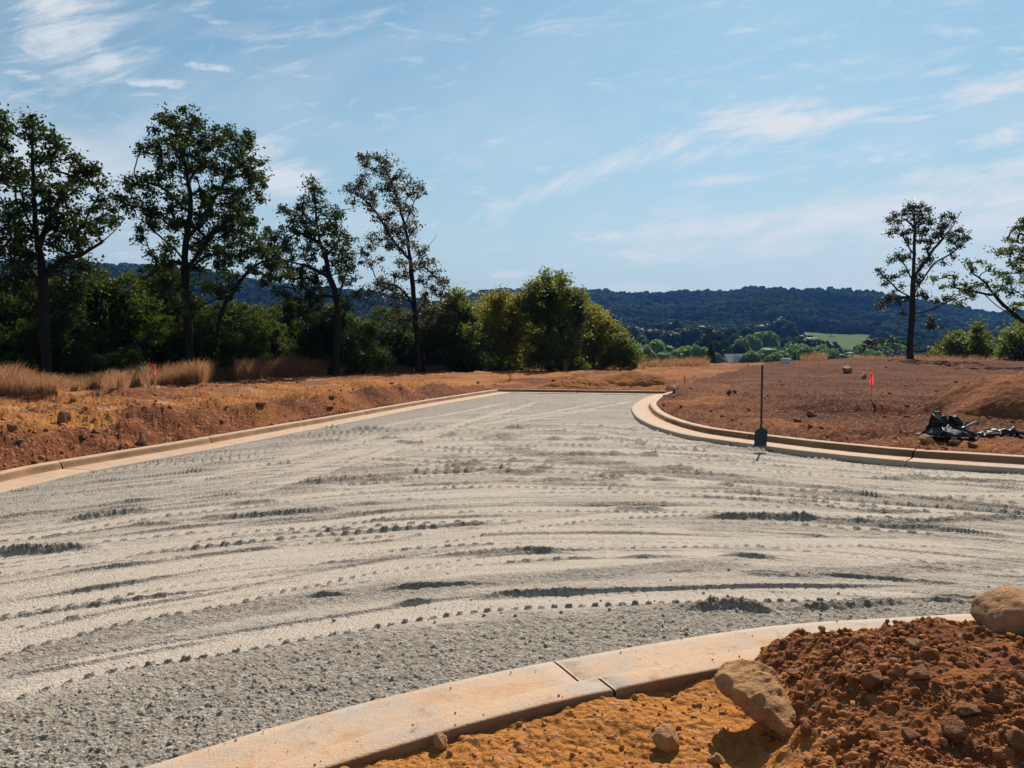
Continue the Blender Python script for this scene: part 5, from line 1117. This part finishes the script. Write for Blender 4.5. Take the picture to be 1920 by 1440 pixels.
for i, (px, yt, ws) in enumerate([(868, 600, 1.2), (905, 590, 1.2), (945, 585, 1.1), (990, 590, 1.1), (1035, 585, 1.1), (1080, 590, 1.1), (1118, 605, 1.1), (1145, 640, 1.1)]):
    put('g%d' % (i % 4), px, yt, 63 + (i % 3), 'dark green tree filling the middle thicket behind the curved trunk', 'filler trees in the middle thicket', ws=ws)
# right side shrubs behind the crest
clump_tree('leafy_shrub', 'leafy green shrub right of the pine on the crest', 66, [(1795, 672), (1795, 645)], [], '1792,630,8 1785,640,10 1800,638,10 1775,650,12 1795,650,14 1812,648,10 1765,660,10 1785,664,12 1805,664,12 1750,666,7', GRN, 821, depth=1.5, att=2.0, per=28, lsize=.11, spread=.26, rb=.07, tint_c=.55)
clump_tree('sapling_tree', 'pointed green sapling between the pine and the right edge', 68, [(1838, 674), (1836, 640)], [], '1832,608,5 1833,617,8 1825,628,8 1840,628,9 1832,640,12 1848,642,10 1820,650,10 1838,655,14 1856,655,10 1830,665,12 1850,667,10', GRN, 822, depth=1.5, att=2.0, per=28, lsize=.11, spread=.26, rb=.07)
clump_tree('leafy_shrub', 'leafy shrub against the right edge below the slanting limbs', 60, [(1912, 676), (1912, 650)], [], '1905,620,8 1915,612,9 1895,630,10 1912,632,14 1890,645,12 1908,650,14 1925,645,14 1885,662,12 1905,666,12 1930,664,14 1945,640,14 1950,660,14 1925,620,12', GRN, 823, depth=1.5, att=2.0, per=28, lsize=.105, spread=.26, rb=.08, tint_c=.55)
print('trees', time.time() - T0)

# ------------------------------------------------------------------ dry grass along the edge of the dirt
def grass(name, rows, label, seed, hgt=.75, green=.12):
    r = np.random.default_rng(seed); VV, TT = [], []
    for (x0, x1, ypx, depth, n, hs) in rows:
        px = r.uniform(x0, x1, n); cl_ = gnoise(px * .09, px * 0, seed) ; k = r.random(n) < .8 + .45 * gnoise(px * .03, px * 0 + 5, seed); px = px[k]; n = len(px)
        P = []; 
        yb = np.interp(px, [q[0] for q in ypx], [q[1] for q in ypx])
        uq = np.unique(np.round(px / 10) * 10); hd = {v: hit(v, float(np.interp(v, [q[0] for q in ypx], [q[1] for q in ypx])))[1] for v in uq}
        D0 = np.interp(px, uq, [hd[v] for v in uq]); D_ = D0 + r.random(n) ** 1.3 * depth
        X_ = px_u(px) * D_; g, _ = terrain(X_.astype(np.float32), D_.astype(np.float32))
        hh = hgt * (hs(px) if callable(hs) else hs) * r.uniform(.3, 1.1, n) * (.8 + .35 * np.clip(.5 + gnoise(X_ * .9, D_ * .9, seed + 2), 0, 1)) * np.clip(.75 + .35 * (D_ - D0), 0, 1.05)
        lean = (r.normal(.10, .15, n) + .12 * gnoise(X_ * .8, D_ * .8, seed + 4)) * hh; ly = r.normal(0, .15, n) * hh; w_ = r.uniform(.004, .010, n) * (D_ / 28) ** .7; curl = r.uniform(0, .16, n) * np.sign(lean) * hh
        b0_ = np.stack([X_, D_, g - .03], 1)
        def pt(t, s): return b0_ + np.stack([lean * t ** 1.6 + curl * t ** 4 + s * w_ * (1 - .75 * t), ly * t, hh * t * (1 - .08 * t)], 1)
        for (ta, tb) in ((0, .4), (.4, .75), (.75, 1)):
            VV.append(np.stack([pt(ta, -1), pt(ta, 1), pt(tb, 1), pt(tb, -1)], 1).reshape(-1, 3))
            tt = np.clip(r.normal(.5, .22, n), .07, 1); tt = np.where(r.random(n) < green, 0, tt); TT.append(np.repeat(tt, 4))
    V_ = np.vstack(VV); tag(obj(name, mesh_np(name, V_, np.arange(len(V_)).reshape(-1, 4), STRAW, {'tint': np.concatenate(TT)}, smooth=False)), label, 'grass', kind='stuff')
HS = lambda px: np.interp(px, [-160, 30, 80, 170, 240, 330, 430, 600, 660, 700, 860], [1.0, .95, .6, .6, .9, 1.05, 1.2, 1.3, 1.1, .6, .5])
grass('dry_grass', [(-160, 860, [(-160, 752), (0, 741), (64, 738), (190, 729), (330, 720), (520, 707), (690, 699), (860, 692)], 2.4, 52000, HS)],
      'tall dry tan grass leaning along the foot of the left thicket', 31, .86, .10)
grass('dry_grass', [(740, 815, [(740, 692), (815, 690)], 2.5, 2500, 1.4), (860, 1210, [(860, 694), (1000, 692), (1210, 690)], 4.0, 9000, .8), (1020, 1095, [(1020, 692), (1095, 692)], 2, 1800, 1.1), (1215, 1330, [(1215, 688), (1330, 686)], 4, 2600, .75), (1500, 1550, [(1500, 676), (1550, 674)], 3, 700, .8), (1600, 1950, [(1600, 672), (1950, 674)], 4, 2500, .45)], 'thin reddish dry grass along the far edge of the dirt', 32, .95, .12)
print('grass', time.time() - T0)

# ------------------------------------------------------------------ houses and power line
SHG = m_plain('grey_shingles', (.16, .165, .18), .9, .1, .2, 3); WALLM = m_plain('pale_siding', (.6, .6, .58), .8, .2, .05, 2); GLASS = m_plain('dark_glass', (.02, .025, .03), .15, .5, .05)
def house(px, peak_y, D, w_, dpt, wallh, roofh, label, rz=0.0, roofm=None, gable_front=True):
    top_ = H + (655 - peak_y) / F * D; x_ = px_u(px) * D; z0 = top_ - wallh - roofh
    root = empty('house', (x_, D, z0), rz); tag(root, label, 'house')
    V_, Fc = box(0, 0, wallh / 2 - 3, w_, dpt, wallh + 6); py_obj('wall', V_, Fc, WALLM, root)
    e = .5; yy = dpt / 2 + e; xx = w_ / 2 + e
    V_ = [(-xx, -yy, wallh - .2), (xx, -yy, wallh - .2), (xx, yy, wallh - .2), (-xx, yy, wallh - .2), (-xx, 0, wallh + roofh), (xx, 0, wallh + roofh)]
    py_obj('roof', V_, [(0, 1, 5, 4), (2, 3, 4, 5), (0, 4, 3), (1, 2, 5), (0, 3, 2, 1)], roofm or SHG, root)
    # cross gable facing the viewer, with a pale face and a small vent window
    gw = w_ * .36; gx = -w_ * .15
    V_ = [(gx - gw / 2, -yy - .9, wallh - .15), (gx + gw / 2, -yy - .9, wallh - .15), (gx, -yy - .9, wallh + roofh * .8), (gx - gw / 2, 0, wallh - .15), (gx + gw / 2, 0, wallh - .15), (gx, 0, wallh + roofh * .8)]
    py_obj('gable', V_, [(0, 1, 2), (0, 2, 5, 3), (2, 1, 4, 5)], WALLM if D < 400 else SHG, root)
    V_ = [(gx - gw / 2 - .25, -yy - 1.1, wallh - .3), (gx, -yy - 1.1, wallh + roofh * .8 + .12), (gx + gw / 2 + .25, -yy - 1.1, wallh - .3), (gx - gw / 2 - .25, 0, wallh - .3), (gx, 0, wallh + roofh * .8 + .12), (gx + gw / 2 + .25, 0, wallh - .3)]
    py_obj('gable_roof', V_, [(0, 1, 4, 3), (1, 2, 5, 4)], roofm or SHG, root)
    for sx in (-.3, 0.05, .33):
        V_, Fc = box(sx * w_, -dpt / 2 - .03, wallh * .55, 1.0, .1, 1.3); py_obj('window', V_, Fc, GLASS, root)
    return root
house(1379, 663.5, 235, 6.0, 8, 3.2, 2.4, 'small house with grey gabled roof showing over the crest between trees')
house(1201, 652, 190, 5, 7, 3.4, 3.4, 'pale gabled building peeking out beside the golden bushes', .5, WALLM)
POLE = m_plain('grey_pole', (.16, .15, .15), .8, .2); 
D = 700.0; root = empty('power_pylon', (px_u(1247.5) * D, D, float(hill_z(np.array([px_u(1247) * D]), np.array([D]))[0]))); tag(root, 'pale two pole power pylon on the lower slope of the wooded hill', 'pylon')
hz_ = H + (655 - 566) / F * D - root.location.z; dx = 5.5 * D / F
for s in (-1, 1): tube_obj('pole', [(s * dx, 0, -3), (s * dx, 0, hz_)], [.30, .22], POLE, root, 8)
V_, Fc = box(0, 0, hz_ - 3, dx * 2 + 6, .3, .35); py_obj('crossarm', V_, Fc, POLE, root)
for k, (ya, yb) in enumerate(((594, 640), (596, 634), (598, 646))):
    a = at_y(1247 + k * 5 - 5, ya, D); b_ = at_y(1420, yb, 640); c = at_y(1165, ya - 1, 760)
    pts = [a + (b_ - a) * t - np.array([0, 0, 6 * 4 * t * (1 - t) * .25]) for t in np.linspace(0, 1, 20)]; pts2 = [a + (c - a) * t - np.array([0, 0, 2 * t * (1 - t)]) for t in np.linspace(0, 1, 8)]
    tube_obj('wire', [p_ - np.array(root.location) for p_ in pts], .07, POLE, root, 4); tube_obj('wire', [p_ - np.array(root.location) for p_ in pts2], .07, POLE, root, 4)

# ------------------------------------------------------------------ haze
if HAZE > 0:
    V_ = [(i * 3300, (-120, 2500)[j], (-14, 240)[k]) for k in (0, 1) for j in (0, 1) for i in (-1, 1)]
    m, nt, out = new_mat('haze'); pv = nt.nodes.new('ShaderNodeVolumePrincipled'); pv.inputs['Density'].default_value = HAZE; pv.inputs['Color'].default_value = (.13, .36, 1.0, 1); pv.inputs['Anisotropy'].default_value = .15
    nt.links.new(pv.outputs[0], out.inputs['Volume'])
    o = py_obj('haze', V_, [(0, 2, 3, 1), (4, 5, 7, 6), (0, 1, 5, 4), (1, 3, 7, 5), (3, 2, 6, 7), (2, 0, 4, 6)], m); tag(o, 'thin blue haze over the valley and hills', 'haze', kind='stuff')

# ------------------------------------------------------------------ sun, sky, clouds
EL, AZ = math.radians(41), math.radians(20)     # azimuth measured from the view axis towards the right
sd = Vector((math.sin(AZ) * math.cos(EL), math.cos(AZ) * math.cos(EL), math.sin(EL)))
sun = bpy.data.objects.new('sun', bpy.data.lights.new('sun', 'SUN')); COL.objects.link(sun); sun.data.energy = SUN; sun.data.angle = math.radians(.53); sun.data.color = (1, .92, .81)
sun.rotation_euler = sd.to_track_quat('Z', 'Y').to_euler(); sun.location = (0, 0, 50)
w = bpy.data.worlds.new('World'); scene.world = w; w.use_nodes = True; nt = w.node_tree; nt.nodes.clear(); b = NB(nt)
out = nt.nodes.new('ShaderNodeOutputWorld'); bg = nt.nodes.new('ShaderNodeBackground'); nt.links.new(bg.outputs[0], out.inputs[0]); bg.inputs[1].default_value = SKY
sky = nt.nodes.new('ShaderNodeTexSky'); sky.sky_type = 'NISHITA'; sky.sun_disc = False; sky.sun_elevation = EL; sky.sun_rotation = AZ; sky.altitude = 200; sky.air_density = 1.0; sky.dust_density = SKYDUST; sky.ozone_density = 1.6
dirv = b.n('ShaderNodeTexCoord').outputs['Generated']; sx = b.n('ShaderNodeSeparateXYZ'); b.l(dirv, sx.inputs[0])
yy_ = b.math('MAXIMUM', sx.outputs[1], .05); U = b.math('DIVIDE', sx.outputs[0], yy_); Vv = b.math('DIVIDE', sx.outputs[2], yy_)
# gentle warp so that edges are not straight
cmb = b.n('ShaderNodeCombineXYZ'); b.l(U, cmb.inputs[0]); b.l(Vv, cmb.inputs[1])
wn = b.n('ShaderNodeTexNoise'); b.l(cmb.outputs[0], wn.inputs['Vector']); wn.inputs['Scale'].default_value = 5; wn.inputs['Detail'].default_value = 5
ws_ = b.n('ShaderNodeSeparateColor'); b.l(wn.outputs['Color'], ws_.inputs[0])
def streak(ang, sx_, sy_, detail=7, rough=.62):
    mp = b.n('ShaderNodeMapping', vector_type='POINT'); b.l(cmb.outputs[0], mp.inputs[0]); mp.inputs['Rotation'].default_value = (0, 0, -ang); mp.inputs['Scale'].default_value = (1, 1, 1)
    m2 = b.n('ShaderNodeMapping'); b.l(mp.outputs[0], m2.inputs[0]); m2.inputs['Scale'].default_value = (sx_, sy_, 1)
    return b.noise(m2.outputs[0], 1, detail, rough, .35)
N1 = streak(math.radians(12), 6.5, 30, 9, .7); N2 = streak(math.radians(-3), 9, 34); N3 = streak(math.radians(38), 11, 42, 8, .68); NL = streak(math.radians(14), 1.4, 5, 4); N4 = streak(math.radians(5), 22, 60, 7, .68)
tot = None
def blob(px, py, rx, ry, ang, amp, noise, sharp=.16, thr=.0):
    global tot
    a = math.radians(ang); cu_, cv_ = (px - 960) / F, (655 - py) / F
    du = b.math('ADD', b.math('SUBTRACT', U, cu_), b.math('MULTIPLY', b.math('SUBTRACT', ws_.outputs[0], .5), .06)); dv = b.math('ADD', b.math('SUBTRACT', Vv, cv_), b.math('MULTIPLY', b.math('SUBTRACT', ws_.outputs[1], .5), .03))
    p = b.math('DIVIDE', b.math('ADD', b.math('MULTIPLY', du, math.cos(a)), b.math('MULTIPLY', dv, math.sin(a))), rx / F)
    q = b.math('DIVIDE', b.math('SUBTRACT', b.math('MULTIPLY', dv, math.cos(a)), b.math('MULTIPLY', du, math.sin(a))), ry / F)
    d2 = b.math('ADD', b.math('MULTIPLY', p, p), b.math('MULTIPLY', q, q))
    e = b.math('POWER', 2.718, b.math('MULTIPLY', d2, -1.0))
    val = b.math('MULTIPLY', b.ramp(b.math('ADD', b.math('MULTIPLY', e, .55), b.math('MULTIPLY', b.math('SUBTRACT', noise, .5), 1.9)), .11 + thr, .11 + thr + sharp * 3.2), min(1, amp * 1.08))
    tot = val if tot is None else b.math('MAXIMUM', tot, val)
for a in [(150, 70, 180, 90, -28, .85, N1, .22, -.08), (60, 40, 160, 60, -10, .45, N1, .25), (215, 115, 75, 45, -35, .75, N1, .14), (320, 168, 85, 12, -4, .75, N4, .2, .04), (415, 138, 50, 10, -5, .75, N4, .2, .04), (60, 148, 55, 10, -6, .7, N4, .2, .04), (310, 191, 64, 9, -2, .6, N4, .2, .04), (560, 210, 70, 10, 0, .55, N4, .22, .05),
          (80, 105, 40, 10, -25, .55, N2, .15), (110, 320, 330, 110, -10, .8, NL, .2, -.10), (60, 420, 260, 60, 0, .6, N1, .25, -.05), (530, 335, 100, 42, -20, .85, N1, .2, -.09), (560, 380, 110, 24, 0, .5, N1, .2),
          (1450, 235, 200, 42, 2, .95, N1, .2, -.08), (1250, 212, 60, 22, 4, .55, N1, .18), (1210, 295, 200, 26, 22, .75, N3, .24, -.05), (1330, 292, 130, 22, 10, .5, N3, .2), (1020, 362, 170, 22, 22, .65, N3, .22, -.05), (1660, 235, 90, 9, 6, .55, N1, .15), (1330, 348, 150, 12, 8, .6, N1, .2),
          (1840, 170, 130, 30, 12, .8, N1, .2, -.05), (1760, 142, 70, 9, 12, .5, N1, .2), (1680, 296, 110, 12, 8, .8, N4, .22, .02), (1850, 264, 100, 24, 8, .8, N4, .22, .0), (1830, 355, 210, 52, 10, .92, N1, .22, -.11), (1560, 415, 360, 60, 6, .92, N1, .26, -.17), (1500, 430, 120, 20, 2, .8, N1, .18), (1900, 400, 220, 70, 8, .92, N1, .24, -.15),
          (1130, 445, 66, 17, 0, .8, N4, .2, .02), (1190, 475, 60, 12, 0, .7, N2, .14), (1250, 485, 60, 9, 0, .5, N2, .14), (1345, 520, 40, 7, 0, .65, N2, .14), (950, 512, 55, 8, 0, .55, N2, .14), (1160, 536, 90, 8, 0, .35, N2, .14), (940, 390, 45, 14, 0, .55, N2, .16), (880, 310, 90, 30, -10, .3, N3, .2), (790, 80, 70, 18, -5, .22, N1, .25), (450, 65, 140, 22, 8, .28, N1, .25), (700, 420, 200, 30, 0, .4, N1, .2)]:
    blob(*a)
blob(1650, 510, 560, 90, 0, .5, NL, .3, -.26)
# thin veil everywhere and a paler band towards the horizon
veil = b.math('MULTIPLY', b.ramp(NL, .40, .75), .34); tot = b.math('MAXIMUM', tot, veil)
hor = b.math('MULTIPLY', b.math('POWER', b.math('SUBTRACT', 1.0, b.math('MULTIPLY', b.math('ABSOLUTE', sx.outputs[2]), 2.0), clamp=True), 2.0), HORIZ)
skyc = b.mix(hor, sky.outputs[0], HORC)
tint_ = b.n('ShaderNodeMix', data_type='RGBA', blend_type='MULTIPLY'); tint_.inputs[0].default_value = 1; b.l(skyc, tint_.inputs[6]); tint_.inputs[7].default_value = (*SKYTINT, 1)
fin = b.mix(tot, tint_.outputs[2], CLOUDC); b.l(fin, bg.inputs[0])
scene.view_settings.view_transform = 'Standard'; scene.view_settings.look = 'None'; scene.view_settings.gamma = 1; scene.view_settings.exposure = EXPO
scene.cycles.max_bounces = 6; scene.cycles.diffuse_bounces = 3; scene.cycles.glossy_bounces = 2; scene.cycles.transmission_bounces = 3; scene.cycles.volume_bounces = 0; scene.cycles.caustics_reflective = False; scene.cycles.caustics_refractive = False
print('done', time.time() - T0)
